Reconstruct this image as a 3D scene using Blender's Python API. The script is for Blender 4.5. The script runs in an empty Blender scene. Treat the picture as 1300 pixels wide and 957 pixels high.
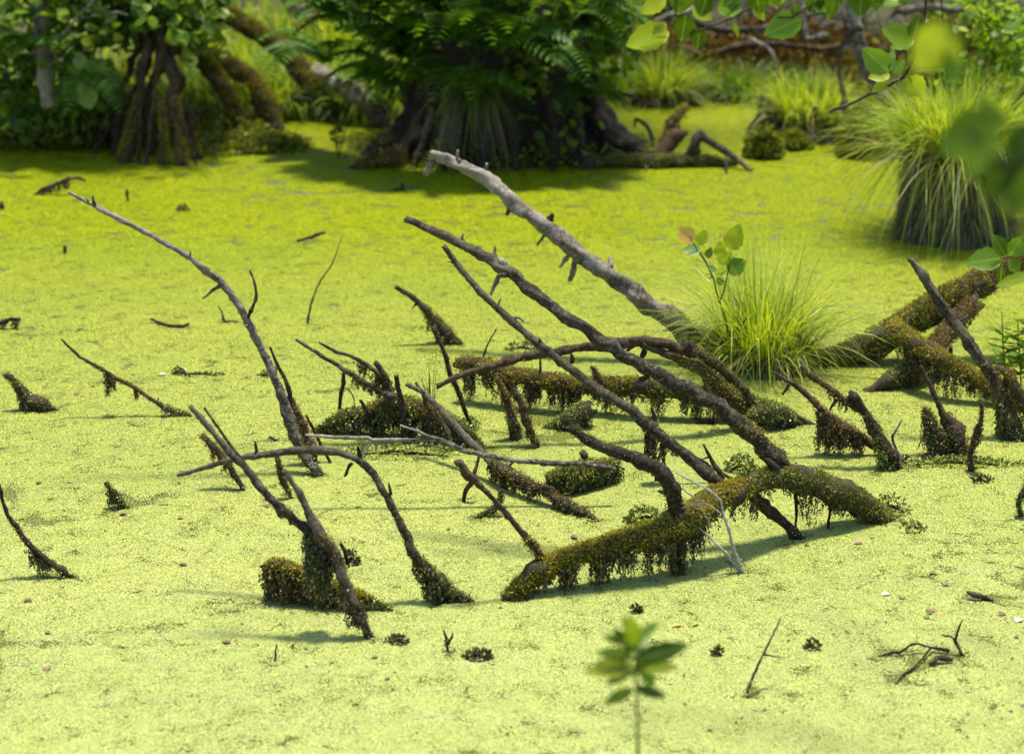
import bpy, math, random
import numpy as np
from mathutils import Matrix, Vector

RNG = np.random.default_rng(7)
random.seed(7)
SC = bpy.context.scene
COL = SC.collection

# ------------------------------------------------------------------ camera
W, H, F = 1300.0, 957.0, 2600.0          # pixel frame of the photograph, focal length in its pixels
CAMH = 2.45
PITCH = math.radians(17.3)
cam_d = bpy.data.cameras.new('camera')
cam = bpy.data.objects.new('camera', cam_d); COL.objects.link(cam)
cam.location = (0, 0, CAMH)
cam.rotation_euler = (math.pi/2 - PITCH, 0, 0)
cam_d.sensor_width = 36.0
cam_d.lens = 36.0*F/W
cam_d.clip_end = 600
cam_d.dof.use_dof = True
cam_d.dof.focus_distance = 6.8
cam_d.dof.aperture_fstop = 2.5
SC.camera = cam

# ------------------------------------------------------------------ world, sun, exposure
SUN_EL, SUN_AZ = math.radians(78), math.radians(15)
world = bpy.data.worlds.new('World'); SC.world = world; world.use_nodes = True
wn = world.node_tree.nodes; wl = world.node_tree.links
for n in list(wn): wn.remove(n)
sky = wn.new('ShaderNodeTexSky'); sky.sky_type = 'NISHITA'; sky.sun_disc = False
sky.sun_elevation = SUN_EL; sky.sun_rotation = SUN_AZ
bg = wn.new('ShaderNodeBackground'); bg.inputs['Strength'].default_value = 0.15
wo = wn.new('ShaderNodeOutputWorld')
wl.new(sky.outputs[0], bg.inputs[0]); wl.new(bg.outputs[0], wo.inputs[0])
sun_d = bpy.data.lights.new('sun', 'SUN'); sun_d.energy = 4.4; sun_d.angle = math.radians(6.0); sun_d.color = (1, .92, .76)
sun = bpy.data.objects.new('sun', sun_d); COL.objects.link(sun)
sdir = Vector((math.sin(SUN_AZ)*math.cos(SUN_EL), math.cos(SUN_AZ)*math.cos(SUN_EL), math.sin(SUN_EL)))
sun.rotation_euler = sdir.to_track_quat('Z', 'Y').to_euler(); sun.location = (6, 20, 30)
vs = SC.view_settings
vs.view_transform = 'Standard'; vs.look = 'None'; vs.gamma = 1; vs.use_curve_mapping = False; vs.exposure = 1.0
SC.render.engine = 'CYCLES'
SC.cycles.use_denoising = True
SC.cycles.max_bounces = 8; SC.cycles.transparent_max_bounces = 8
SC.cycles.diffuse_bounces = 4; SC.cycles.transmission_bounces = 4; SC.cycles.glossy_bounces = 2
SC.cycles.caustics_reflective = False; SC.cycles.caustics_refractive = False
SC.cycles.sample_clamp_indirect = 6

# ------------------------------------------------------------------ pixel -> place
CP, SP = math.cos(PITCH), math.sin(PITCH)
def ray(px, py):
    a = (px - W/2)/F; b = (H/2 - py)/F
    return np.array([a, CP + b*SP, -SP + b*CP])
def GY(py):                                # distance of the water at that image row
    d = ray(650, py); return CAMH/-d[2]*d[1]
def at(px, py, Y):
    d = ray(px, py); return np.array([0, 0, CAMH]) + d*(Y/d[1])
def gnd(px, py):
    d = ray(px, py); return np.array([0, 0, CAMH]) + d*(CAMH/-d[2])
def ppm(p):                                # photo pixels per metre at a point
    return F/(p[1]*CP + (CAMH - p[2])*SP)
def P4(pts):                               # (px, py, half width px, row of the water under it) -> x y z r
    o = []
    for (px, py, hw, gy) in pts:
        p = at(px, py, GY(gy)); o.append([p[0], p[1], p[2], .69*hw/ppm(p)])
    return np.array(o)

# ------------------------------------------------------------------ materials
def newmat(name):
    m = bpy.data.materials.new(name); m.use_nodes = True
    nt = m.node_tree
    for n in list(nt.nodes): nt.nodes.remove(n)
    out = nt.nodes.new('ShaderNodeOutputMaterial')
    return m, nt, out
def N(nt, t, **kw):
    n = nt.nodes.new(t)
    for k, v in kw.items():
        if k.startswith('_'): setattr(n, k[1:], v)
        else: n.inputs[k.replace('__', ' ')].default_value = v
    return n
def ramp(nt, fac, stops, interp='LINEAR'):
    r = nt.nodes.new('ShaderNodeValToRGB'); r.color_ramp.interpolation = interp
    e = r.color_ramp.elements
    while len(e) < len(stops): e.new(0.5)
    for i, (p, c) in enumerate(stops):
        e[i].position = p; e[i].color = (*c, 1) if len(c) == 3 else c
    nt.links.new(fac, r.inputs[0]); return r.outputs[0]
def mixc(nt, fac, a, b, mode='MIX'):
    m = nt.nodes.new('ShaderNodeMix'); m.data_type = 'RGBA'; m.blend_type = mode
    for s, v in ((m.inputs[0], fac), (m.inputs[6], a), (m.inputs[7], b)):
        if isinstance(v, (int, float)): s.default_value = v
        elif isinstance(v, tuple): s.default_value = (*v, 1)
        else: nt.links.new(v, s)
    return m.outputs[2]
def math_n(nt, op, a, b=0.0):
    m = nt.nodes.new('ShaderNodeMath'); m.operation = op
    for s, v in ((m.inputs[0], a), (m.inputs[1], b)):
        if isinstance(v, (int, float)): s.default_value = v
        else: nt.links.new(v, s)
    return m.outputs[0]
def noise(nt, scale, detail=4, coord=None, rough=.55):
    n = N(nt, 'ShaderNodeTexNoise', Scale=scale, Detail=detail, Roughness=rough)
    if coord is not None: nt.links.new(coord, n.inputs['Vector'])
    return n.outputs[0]
def bump(nt, h, strength, dist):
    b = N(nt, 'ShaderNodeBump', Strength=strength, Distance=dist)
    nt.links.new(h, b.inputs['Height']); return b.outputs[0]

MAT = {}
def bark(name, dark, mid, pale, tip=.55, moss=0.0):
    m, nt, out = newmat(name)
    co = N(nt, 'ShaderNodeNewGeometry').outputs['Position']
    n1 = noise(nt, 60, 6, co, .68); n2 = noise(nt, 240, 4, co, .7); n3 = noise(nt, 14, 4, co, .6)
    c = ramp(nt, n1, [(.30, dark), (.50, mid), (.72, tuple(.5*(a+b) for a, b in zip(mid, pale)))])
    a = N(nt, 'ShaderNodeAttribute', _attribute_name='along').outputs['Fac']
    k = math_n(nt, 'ADD', math_n(nt, 'MULTIPLY', a, tip*.95), math_n(nt, 'MULTIPLY', math_n(nt, 'SUBTRACT', n3, .60), 2.2))
    k = math_n(nt, 'MULTIPLY', math_n(nt, 'MAXIMUM', k, 0), 1.1)
    k = math_n(nt, 'MINIMUM', k, .9)
    c = mixc(nt, k, c, pale)
    sp = ramp(nt, n2, [(.42, (0, 0, 0)), (.56, (1, 1, 1))])
    c = mixc(nt, math_n(nt, 'MULTIPLY', sp, .45), c, mixc(nt, .5, c, dark))
    li = ramp(nt, noise(nt, 90, 3, co, .6), [(.56, (0, 0, 0)), (.64, (1, 1, 1))])
    c = mixc(nt, math_n(nt, 'MULTIPLY', li, .5), c, tuple(min(.5, v*1.25) for v in pale))
    if moss:
        mm = ramp(nt, noise(nt, 12, 4, co), [(.45, (0, 0, 0)), (.6, (1, 1, 1))])
        c = mixc(nt, math_n(nt, 'MULTIPLY', mm, moss), c, (.075, .07, .012))
    b = N(nt, 'ShaderNodeBsdfPrincipled', Roughness=.85)
    b.inputs['Specular IOR Level'].default_value = .25
    nt.links.new(c, b.inputs['Base Color'])
    hh = math_n(nt, 'ADD', n1, math_n(nt, 'MULTIPLY', n2, .6))
    nt.links.new(bump(nt, hh, 1.0, .010), b.inputs['Normal'])
    nt.links.new(b.outputs[0], out.inputs[0]); MAT[name] = m
bark('bark_pale', (.018, .013, .009), (.085, .066, .046), (.47, .41, .33), .9, .12)
bark('bark_grey', (.009, .0065, .004), (.040, .030, .019), (.25, .21, .15), .6, .22)
bark('bark_dark', (.009, .006, .004), (.030, .021, .013), (.12, .09, .06), .35)
bark('bark_brown', (.017, .011, .005), (.062, .038, .019), (.18, .12, .07), .4)
bark('bark_mossy', (.02, .016, .008), (.06, .045, .022), (.17, .13, .08), .3, .8)
bark('twig_white', (.28, .25, .22), (.5, .47, .43), (.62, .58, .54), .7)

def leafmat(name, stops, trans=.4, gloss=.015, rough=.5, objrand=False, posn=None, veins=False):
    m, nt, out = newmat(name)
    g = N(nt, 'ShaderNodeNewGeometry')
    fac = g.outputs['Random Per Island']
    if objrand: fac = N(nt, 'ShaderNodeObjectInfo').outputs['Random']
    if posn:
        nn = noise(nt, posn, 3, g.outputs['Position'])
        fac = math_n(nt, 'ADD', math_n(nt, 'MULTIPLY', fac, .5), math_n(nt, 'SUBTRACT', math_n(nt, 'MULTIPLY', nn, 1.4), .45))
    c = ramp(nt, fac, stops)
    if veins:
        tc = N(nt, 'ShaderNodeTexCoord').outputs['Object']
        wv = N(nt, 'ShaderNodeTexWave', Scale=7.0, Distortion=1.2); wv.bands_direction = 'Y'
        nt.links.new(tc, wv.inputs[0])
        c = mixc(nt, math_n(nt, 'MULTIPLY', wv.outputs['Fac'], .35), c, mixc(nt, .55, c, (0.02, .05, .01)))
        sx_ = N(nt, 'ShaderNodeSeparateXYZ'); nt.links.new(tc, sx_.inputs[0])
        rib = ramp(nt, math_n(nt, 'ABSOLUTE', sx_.outputs[0]), [(.008, (1, 1, 1)), (.03, (0, 0, 0))])
        c = mixc(nt, math_n(nt, 'MULTIPLY', rib, .5), c, (.30, .36, .10))
        bl = ramp(nt, noise(nt, 40, 4, g.outputs['Position'], .65), [(.52, (0, 0, 0)), (.7, (1, 1, 1))])
        c = mixc(nt, math_n(nt, 'MULTIPLY', bl, .4), c, mixc(nt, 1.0, c, (1.4, 1.0, .8), 'MULTIPLY'))
    d = N(nt, 'ShaderNodeBsdfDiffuse'); t = N(nt, 'ShaderNodeBsdfTranslucent')
    nt.links.new(c, d.inputs[0])
    tcx = mixc(nt, 1.0, c, (1.5, 1.35, .45), 'MULTIPLY'); nt.links.new(tcx, t.inputs[0])
    ms = N(nt, 'ShaderNodeMixShader', Fac=trans); nt.links.new(d.outputs[0], ms.inputs[1]); nt.links.new(t.outputs[0], ms.inputs[2])
    last = ms.outputs[0]
    if gloss:
        gl = N(nt, 'ShaderNodeBsdfGlossy', Roughness=rough); gl.inputs[0].default_value = (1, 1, 1, 1)
        m2 = N(nt, 'ShaderNodeMixShader', Fac=gloss); nt.links.new(last, m2.inputs[1]); nt.links.new(gl.outputs[0], m2.inputs[2]); last = m2.outputs[0]
    nt.links.new(last, out.inputs[0]); MAT[name] = m
leafmat('moss_gold', [(0, (.06, .05, .006)), (.35, (.21, .185, .012)), (.75, (.36, .32, .018)), (1, (.33, .19, .014))], .3, .02, posn=16)
leafmat('moss_green', [(0, (.035, .045, .006)), (.45, (.12, .145, .012)), (.8, (.22, .245, .02)), (1, (.32, .33, .03))], .3, .02, posn=14)
leafmat('moss_brown', [(0, (.035, .022, .006)), (.5, (.15, .095, .02)), (.85, (.26, .18, .03)), (1, (.22, .22, .025))], .15, .02, posn=14)
leafmat('weed_dark', [(0, (.018, .018, .006)), (.5, (.05, .055, .014)), (.8, (.10, .11, .025)), (.93, (.11, .10, .03)), (1, (.32, .38, .09))], .15, .04, .35)
leafmat('weed_brown', [(0, (.02, .015, .006)), (.5, (.07, .045, .018)), (.85, (.13, .085, .03)), (1, (.22, .22, .06))], .15, .03, .4)
leafmat('weed_green', [(0, (.03, .04, .006)), (.5, (.12, .16, .018)), (1, (.36, .43, .05))], .2, .05, .35)
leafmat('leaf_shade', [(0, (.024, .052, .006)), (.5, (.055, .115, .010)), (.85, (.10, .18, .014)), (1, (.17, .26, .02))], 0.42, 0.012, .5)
leafmat('leaf_obj', [(0, (.045, .09, .006)), (.5, (.085, .155, .008)), (1, (.16, .25, .012))], 0.5, 0.008, .4, objrand=True, veins=True)
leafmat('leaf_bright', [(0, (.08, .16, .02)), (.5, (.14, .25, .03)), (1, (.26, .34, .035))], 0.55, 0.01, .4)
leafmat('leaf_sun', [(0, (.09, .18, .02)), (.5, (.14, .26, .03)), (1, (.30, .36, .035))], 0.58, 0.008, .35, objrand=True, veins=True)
leafmat('leaf_pale', [(0, (.16, .26, .09)), (1, (.24, .34, .14))], 0.4, 0.012, .4, objrand=True, veins=True)
leafmat('leaf_orange', [(0, (.50, .27, .03)), (1, (.56, .36, .04))], .5, .04, .4, objrand=True, veins=True)
leafmat('fern', [(0, (.035, .085, .010)), (.6, (.065, .15, .014)), (1, (.11, .22, .02))], 0.45, 0.012, .5)
leafmat('sedge', [(0, (.05, .10, .015)), (.5, (.10, .19, .022)), (.85, (.17, .27, .03)), (1, (.28, .30, .06))], 0.45, 0.015, .4)
leafmat('sedge_bright', [(0, (.12, .20, .015)), (.5, (.24, .35, .022)), (.85, (.36, .44, .04)), (1, (.46, .46, .11))], 0.5, 0.015, .4)
leafmat('sedge_dry', [(0, (.05, .05, .015)), (.4, (.08, .10, .02)), (.7, (.15, .11, .045)), (1, (.24, .18, .08))], .25, .03, .5)
leafmat('leaf_lime', [(0, (.26, .36, .015)), (1, (.36, .42, .02))], 0.55, 0.008, .4, objrand=True, veins=True)
leafmat('leaf_yellow', [(0, (.42, .36, .05)), (1, (.50, .46, .10))], .3, .04, .4, objrand=True)
leafmat('leaf_brownfall', [(0, (.10, .055, .02)), (1, (.17, .10, .035))], .15, .04, .5, objrand=True)
leafmat('leaf_redfall', [(0, (.16, .095, .045)), (1, (.26, .18, .09))], .05, .04, .5, objrand=True)
leafmat('leaf_greenfall', [(0, (.10, .16, .03)), (1, (.16, .24, .03))], .25, .04, .4, objrand=True)
leafmat('leaf_whitefall', [(0, (.58, .56, .40)), (1, (.66, .64, .50))], .2, .05, .4, objrand=True)

# duckweed fronds
m, nt, out = newmat('duckweed_frond')
g = N(nt, 'ShaderNodeNewGeometry'); pos = g.outputs['Position']
oi = N(nt, 'ShaderNodeObjectInfo').outputs['Random']
c = ramp(nt, g.outputs['Random Per Island'], [(0, (.06, .085, .006)), (.12, (.18, .22, .010)), (.26, (.35, .39, .028)), (.72, (.49, .52, .045)), (1, (.62, .63, .18))])
mp = N(nt, 'ShaderNodeMapping'); mp.inputs['Scale'].default_value = (.6, 1.5, 1); nt.links.new(pos, mp.inputs[0])
big = noise(nt, .9, 5, mp.outputs[0], .6)
far = ramp(nt, big, [(.38, (0, 0, 0)), (.62, (1, 1, 1))])
c = mixc(nt, math_n(nt, 'MULTIPLY', far, .6), c, mixc(nt, 1.0, c, (.76, .88, .5), 'MULTIPLY'))
mp2 = N(nt, 'ShaderNodeMapping'); mp2.inputs['Scale'].default_value = (1.6, 6, 1); nt.links.new(pos, mp2.inputs[0])
st = ramp(nt, noise(nt, 1.6, 5, mp2.outputs[0], .65), [(.56, (0, 0, 0)), (.72, (1, 1, 1))])
c = mixc(nt, math_n(nt, 'MULTIPLY', st, .55), c, mixc(nt, .45, c, (.50, .52, .24)))
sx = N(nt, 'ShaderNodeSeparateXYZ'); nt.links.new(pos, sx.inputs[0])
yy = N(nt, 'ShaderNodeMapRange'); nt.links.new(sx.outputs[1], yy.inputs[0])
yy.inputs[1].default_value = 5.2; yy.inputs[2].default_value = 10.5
c = mixc(nt, yy.outputs[0], mixc(nt, .26, mixc(nt, 1.0, c, (.80, .82, .9), 'MULTIPLY'), (.46, .475, .35)), mixc(nt, 1.0, c, (.62, .66, .05), 'MULTIPLY'))  # pale glare up close, deeper tone far off: light put into frond colour
c = mixc(nt, math_n(nt, 'MULTIPLY', oi, .18), c, (.26, .31, .015))
d = N(nt, 'ShaderNodeBsdfPrincipled', Roughness=.6); d.inputs['Specular IOR Level'].default_value = .06
nt.links.new(c, d.inputs['Base Color'])
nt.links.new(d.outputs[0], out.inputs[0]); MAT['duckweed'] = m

# pond surface between the fronds
m, nt, out = newmat('pond_surface')
pos = N(nt, 'ShaderNodeNewGeometry').outputs['Position']
n1 = noise(nt, 200, 2, pos, .6); n2 = noise(nt, 2.2, 4, pos)
c = ramp(nt, n1, [(.46, (.014, .018, .006)), (.53, (.05, .06, .010)), (.57, (.30, .33, .03))])
c = mixc(nt, math_n(nt, 'MULTIPLY', n2, .35), c, (.06, .075, .015))
d = N(nt, 'ShaderNodeBsdfPrincipled', Roughness=.5); d.inputs['Specular IOR Level'].default_value = .15
nt.links.new(c, d.inputs['Base Color'])
nt.links.new(bump(nt, n1, .4, .004), d.inputs['Normal'])
nt.links.new(d.outputs[0], out.inputs[0]); MAT['pond'] = m

# woodland floor
m, nt, out = newmat('woodland_floor')
pos = N(nt, 'ShaderNodeNewGeometry').outputs['Position']
n1 = noise(nt, 1.3, 5, pos); n2 = noise(nt, 14, 6, pos, .7)
c = ramp(nt, n1, [(.35, (.03, .022, .010)), (.5, (.055, .05, .014)), (.68, (.08, .10, .02))])
c = mixc(nt, n2, mixc(nt, 1.0, c, (.4, .4, .4), 'MULTIPLY'), c)
d = N(nt, 'ShaderNodeBsdfPrincipled', Roughness=.95); nt.links.new(c, d.inputs['Base Color'])
nt.links.new(bump(nt, n2, 1, .06), d.inputs['Normal'])
nt.links.new(d.outputs[0], out.inputs[0]); MAT['floor'] = m

# peat / mossy hummock earth
m, nt, out = newmat('peat')
pos = N(nt, 'ShaderNodeNewGeometry').outputs['Position']
n1 = noise(nt, 6, 5, pos); n2 = noise(nt, 45, 5, pos, .7)
c = ramp(nt, n1, [(.36, (.016, .010, .005)), (.52, (.045, .029, .011)), (.7, (.05, .048, .010))])
c = mixc(nt, n2, mixc(nt, 1.0, c, (.35, .35, .35), 'MULTIPLY'), c)
d = N(nt, 'ShaderNodeBsdfPrincipled', Roughness=.95); nt.links.new(c, d.inputs['Base Color'])
nt.links.new(bump(nt, n2, 1, .03), d.inputs['Normal'])
nt.links.new(d.outputs[0], out.inputs[0]); MAT['peat'] = m

# ------------------------------------------------------------------ mesh building
class MB:
    def __init__(s): s.v = []; s.t = []; s.q = []; s.a = []; s.n = 0
    def add(s, v, t=None, q=None, a=None):
        v = np.asarray(v, float).reshape(-1, 3)
        s.v.append(v); s.a.append(np.zeros(len(v)) if a is None else np.asarray(a, float))
        if t is not None and len(t): s.t.append(np.asarray(t, int) + s.n)
        if q is not None and len(q): s.q.append(np.asarray(q, int) + s.n)
        s.n += len(v)
    def mesh(s, name, off=(0, 0, 0), smooth=True):
        me = bpy.data.meshes.new(name)
        v = np.concatenate(s.v) - np.asarray(off); a = np.concatenate(s.a)
        t = np.concatenate(s.t) if s.t else np.zeros((0, 3), int)
        q = np.concatenate(s.q) if s.q else np.zeros((0, 4), int)
        me.vertices.add(len(v)); me.vertices.foreach_set('co', v.astype(np.float32).ravel())
        nl = 3*len(t) + 4*len(q); me.loops.add(nl)
        me.loops.foreach_set('vertex_index', np.concatenate([t.ravel(), q.ravel()]).astype(np.int32))
        me.polygons.add(len(t) + len(q))
        me.polygons.foreach_set('loop_start', np.concatenate([np.arange(len(t))*3, 3*len(t) + np.arange(len(q))*4]).astype(np.int32))
        me.polygons.foreach_set('use_smooth', np.full(len(t) + len(q), smooth))
        me.update(calc_edges=True)
        if a.any():
            at_ = me.attributes.new('along', 'FLOAT', 'POINT'); at_.data.foreach_set('value', a.astype(np.float32))
        return me
def tag(o, label=None, cat=None, group=None, kind=None):
    if label: o['label'] = label
    if cat: o['category'] = cat
    if group: o['group'] = group
    if kind: o['kind'] = kind
    return o
def thing(name, loc, label, cat, group=None):
    o = bpy.data.objects.new(name, None); COL.objects.link(o)
    o.location = tuple(loc); o.empty_display_size = .05
    return tag(o, label, cat, group)
def rootloc(o):
    while o.parent: o = o.parent
    return np.array(o.location)
def put(name, mb, mat, parent=None, smooth=True, kind=None, loc=None):
    off = rootloc(parent) if parent is not None else (np.zeros(3) if loc is None else np.asarray(loc))
    me = mb.mesh(name, off, smooth); me.materials.append(MAT[mat])
    o = bpy.data.objects.new(name, me); COL.objects.link(o)
    if parent is not None: o.parent = parent
    else: o.location = tuple(off)
    if kind: o['kind'] = kind
    return o

def unit(v): 
    v = np.asarray(v, float); return v/np.maximum(np.linalg.norm(v, axis=-1, keepdims=True), 1e-9)
class Path:
    def __init__(s, S): s.S = S
def spline(P, step=None):
    if isinstance(P, Path): return P.S
    P = np.asarray(P, float)
    if len(P) == 2: P = np.array([P[0], (P[0]+P[1])/2, P[1]])
    Q = np.vstack([2*P[0]-P[1], P, 2*P[-1]-P[-2]])
    out = []
    for i in range(1, len(Q)-2):
        L = np.linalg.norm(Q[i+1, :3]-Q[i, :3]); rr = max(.003, min(Q[i, 3], Q[i+1, 3]))
        st = step or max(.006, rr*.7)
        n = max(2, min(60, int(L/st)+1))
        t = np.linspace(0, 1, n, endpoint=False)[:, None]
        out.append(.5*((2*Q[i]) + (-Q[i-1]+Q[i+1])*t + (2*Q[i-1]-5*Q[i]+4*Q[i+1]-Q[i+2])*t**2 + (-Q[i-1]+3*Q[i]-3*Q[i+1]+Q[i+2])*t**3))
    out.append(P[-1:]); S = np.vstack(out); S[:, 3] = np.maximum(S[:, 3], .0012)
    return S
def frames(S):
    T = unit(np.gradient(S[:, :3], axis=0))
    up = np.array([0, 0, 1.]) if abs(T[0, 2]) < .9 else np.array([0, 1., 0])
    Nn = np.zeros_like(T); n = unit(np.cross(np.cross(T[0], up), T[0]))
    for i in range(len(T)):
        n = unit(n - T[i]*np.dot(n, T[i])); Nn[i] = n
    return T, Nn, np.cross(T, Nn)
def tube(mb, P, sides=None, rough=.13, knots=6, along=(0, 1), step=None, wob=1.0):
    S = spline(P, step)
    # small wander so that no stem is a perfect curve
    n = len(S); k = np.arange(n)
    L = np.concatenate([[0], np.cumsum(np.linalg.norm(np.diff(S[:, :3], axis=0), axis=1))])
    for ax in range(3):
        for f in (1, 2.3):
            ph = RNG.uniform(0, 6.28); w = RNG.uniform(.5, 1.0)
            S[:, ax] += S[:, 3]*.13*w/f*np.sin(L/np.maximum(S[:, 3].mean(), .004)*.28*f + ph)
    nk = max(2, int(L[-1]/max(S[:, 3].mean()*7, .02))); kp = np.sort(RNG.uniform(0, L[-1], nk))
    for ax in range(3): S[:, ax] += np.interp(L, kp, RNG.normal(size=nk)*.30*wob*min(1, .02/S[:, 3].mean()))*S[:, 3]*np.minimum(1, (L[-1]-L)/(L[-1]*.1+1e-6))
    S[:, 3] *= np.interp(L, kp, 1 + RNG.normal(size=nk)*.07)
    if sides is None: sides = 7 if S[:, 3].max() < .006 else (10 if S[:, 3].max() < .03 else 16)
    T, Nn, B = frames(S)
    th = np.linspace(0, 2*np.pi, sides, endpoint=False)
    Rm = np.ones((n, sides))
    rs = max(S[:, 3].mean(), .004)
    for q in range(7):
        mth = RNG.integers(0, 5); fr = RNG.uniform(.25, 1.6)
        Rm += rough*.45*RNG.normal()*np.sin(L[:, None]/rs*fr + mth*th[None] + RNG.uniform(0, 6.28))
    for q in range(int(knots*L[-1]/max(.25, 12*rs)) + 1):
        s0 = RNG.uniform(0, L[-1]); t0 = RNG.uniform(0, 6.28); a = RNG.uniform(.15, .55); w = RNG.uniform(.4, 1.1)
        dth = np.angle(np.exp(1j*(th - t0)))
        Rm += a*np.exp(-((L[:, None]-s0)/(rs*w))**2 - (dth[None]/.8)**2)
    Rm += rough*.5*RNG.normal(size=Rm.shape)
    Rm = np.clip(Rm, .55, 1.9)
    ring = S[:, None, :3] + (S[:, 3, None]*Rm)[:, :, None]*(np.cos(th)[None, :, None]*Nn[:, None] + np.sin(th)[None, :, None]*B[:, None])
    # broken tip
    ring[-1] += T[-1]*(RNG.uniform(-.4, .9, sides)*S[-1, 3])[:, None]
    v = ring.reshape(-1, 3)
    i = np.arange(n-1)[:, None]*sides; j = np.arange(sides)[None]; j2 = (j+1) % sides
    quads = np.stack([i+j, i+j2, i+sides+j2, i+sides+j], -1).reshape(-1, 4)
    c0 = len(v); v = np.vstack([v, S[0, :3], S[-1, :3]-T[-1]*S[-1, 3]*.2])
    tr = [[c0, (b+1) % sides, b] for b in range(sides)] + [[c0+1, (n-1)*sides+b, (n-1)*sides+(b+1) % sides] for b in range(sides)]
    al = along[0] + (along[1]-along[0])*L/max(L[-1], 1e-6)
    mb.add(v, tr, quads, np.concatenate([np.repeat(al, sides), [al[0], al[-1]]]))
    return S

def frame_from(d, nrm):
    d = unit(d); x = unit(np.cross(d, nrm)); z = np.cross(x, d); return x, d, z
def scatter(mb, tv, tt, pos, d, nrm, sc):
    """copies of one small leaf: tv template (y = along the leaf, z = normal)"""
    pos = np.asarray(pos); x, y, z = frame_from(d, nrm)
    sc = np.asarray(sc).reshape(len(pos), 1, 1)
    v = pos[:, None] + sc*(tv[None, :, 0:1]*x[:, None] + tv[None, :, 1:2]*y[:, None] + tv[None, :, 2:3]*z[:, None])
    k = len(tv); t = (np.asarray(tt)[None] + (np.arange(len(pos))*k)[:, None, None]).reshape(-1, 3)
    mb.add(v.reshape(-1, 3), t)
BIT_V = np.array([[0, 0, 0], [-.32, .5, .08], [.32, .5, .08], [0, 1, -.12]]); BIT_T = [[0, 2, 1], [1, 2, 3]]
MOSS_V = np.array([[0, 0, 0], [-.2, .45, .06], [.2, .45, .06], [0, 1, -.1]])
LEAF_V = np.array([[0, 0, 0], [-.24, .2, .05], [.24, .2, .05], [-.40, .52, .07], [.40, .52, .07], [-.26, .84, .02], [.26, .84, .02], [0, 1.0, -.06], [0, .22, -.01], [0, .54, -.02], [0, .84, -.03]])
LEAF_T = [[0, 8, 1], [0, 2, 8], [1, 8, 9], [1, 9, 3], [8, 2, 4], [8, 4, 9], [3, 9, 10], [3, 10, 5], [9, 4, 6], [9, 6, 10], [5, 10, 7], [10, 6, 7]]

def rand_unit(n): return unit(RNG.normal(size=(n, 3)))
def moss(mb, P, n=900, size=.010, t0=0., t1=1., up=.6, thick=1.15, fuzz=.25):
    """moss tufts on a stem, n per metre of stem per 0.05 m of radius"""
    S = spline(P); T, Nn, B = frames(S)
    L = np.concatenate([[0], np.cumsum(np.linalg.norm(np.diff(S[:, :3], axis=0), axis=1))])
    a, b = L[-1]*t0, L[-1]*t1
    rm = S[:, 3].mean(); cnt = int((5.2 if size < .0125 else 3.6)*n*(b-a)*max(.35, rm/.05))
    if cnt < 1: return
    s = RNG.uniform(a, b, cnt)
    lump = np.zeros(cnt)
    th = RNG.uniform(0, 6.28, cnt)
    for q in range(6): lump += .35*np.sin(s*RNG.uniform(15, 70) + RNG.integers(1, 4)*th + RNG.uniform(0, 6.28))*RNG.uniform(.4, 1)
    p = np.stack([np.interp(s, L, S[:, i]) for i in range(3)], 1); r = np.interp(s, L, S[:, 3])
    ni = np.clip(np.searchsorted(L, s), 0, len(S)-1)
    o = np.cos(th)[:, None]*Nn[ni] + np.sin(th)[:, None]*B[ni]
    keep = RNG.uniform(size=cnt) < np.clip(.5 + up*o[:, 2] + .25*lump, .03, 1)
    fade = np.minimum(1, np.minimum((s-a), (b-s))/max(1e-4, .05*(b-a)) + .3); keep &= RNG.uniform(size=cnt) < fade
    p, r, o, lump = p[keep], r[keep], o[keep], lump[keep]; k = len(p)
    if not k: return
    pos = p + o*(r*(thick + fuzz*lump*.5) + RNG.uniform(-.3, .25, k)*size)[:, None]
    d = unit(o*.7 + rand_unit(k)*.8 + np.array([0, 0, -.25]))
    scatter(mb, MOSS_V, BIT_T, pos, d, rand_unit(k), .8*size*RNG.uniform(.5, 1.5, k))
def fringe(mb, P, clusters=12, t0=0., t1=1., reach=(.4, 1.), maxl=.3, nstr=(4, 11), wid=.02, size=.0105, spread=.009):
    """hanging weed: clusters of leafy strands under a stem, down to the water at most"""
    S = spline(P); L = np.concatenate([[0], np.cumsum(np.linalg.norm(np.diff(S[:, :3], axis=0), axis=1))])
    pos, dr, sz = [], [], []
    for c in range(clusters):
        s0 = L[-1]*(t0 + (t1-t0)*(c + RNG.uniform(.1, .9))/clusters)
        lc = RNG.uniform(*reach); w = wid*RNG.uniform(.25, .8)
        for q in range(int(1.7*RNG.integers(*nstr))):
            s = np.clip(s0 + RNG.normal()*w*.8, 0, L[-1])
            p = np.array([np.interp(s, L, S[:, i]) for i in range(3)]); r = np.interp(s, L, S[:, 3])
            p = p + np.array([RNG.normal()*r*.3, RNG.normal()*(r*.55 + spread*.5), -r*.35])
            l = min(max(p[2], 0), maxl)*np.clip(lc*RNG.uniform(.7, 1.25), .1, 1.02)
            if l < .012: continue
            k = int(l/(size*.30)) + 2; u = np.linspace(0, 1, k)
            ax, ph = RNG.normal(size=2)*.006, RNG.uniform(0, 6.28)
            pp = p + np.stack([ax[0]*np.sin(u*5+ph) + RNG.normal(size=k)*spread*.22, ax[1]*np.cos(u*4+ph) + RNG.normal(size=k)*spread*.22, -u*l], 1)
            pos.append(pp); dd = RNG.normal(size=(k, 3)); dd[:, 2] = -np.abs(dd[:, 2]) - 1.3; dr.append(dd)
            sz.append(size*RNG.uniform(.7, 1.45, k)*(1.1-.45*u))
    if pos:
        pos = np.concatenate(pos); scatter(mb, BIT_V, BIT_T, pos, unit(np.concatenate(dr)), rand_unit(len(pos)), np.concatenate(sz))

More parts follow.
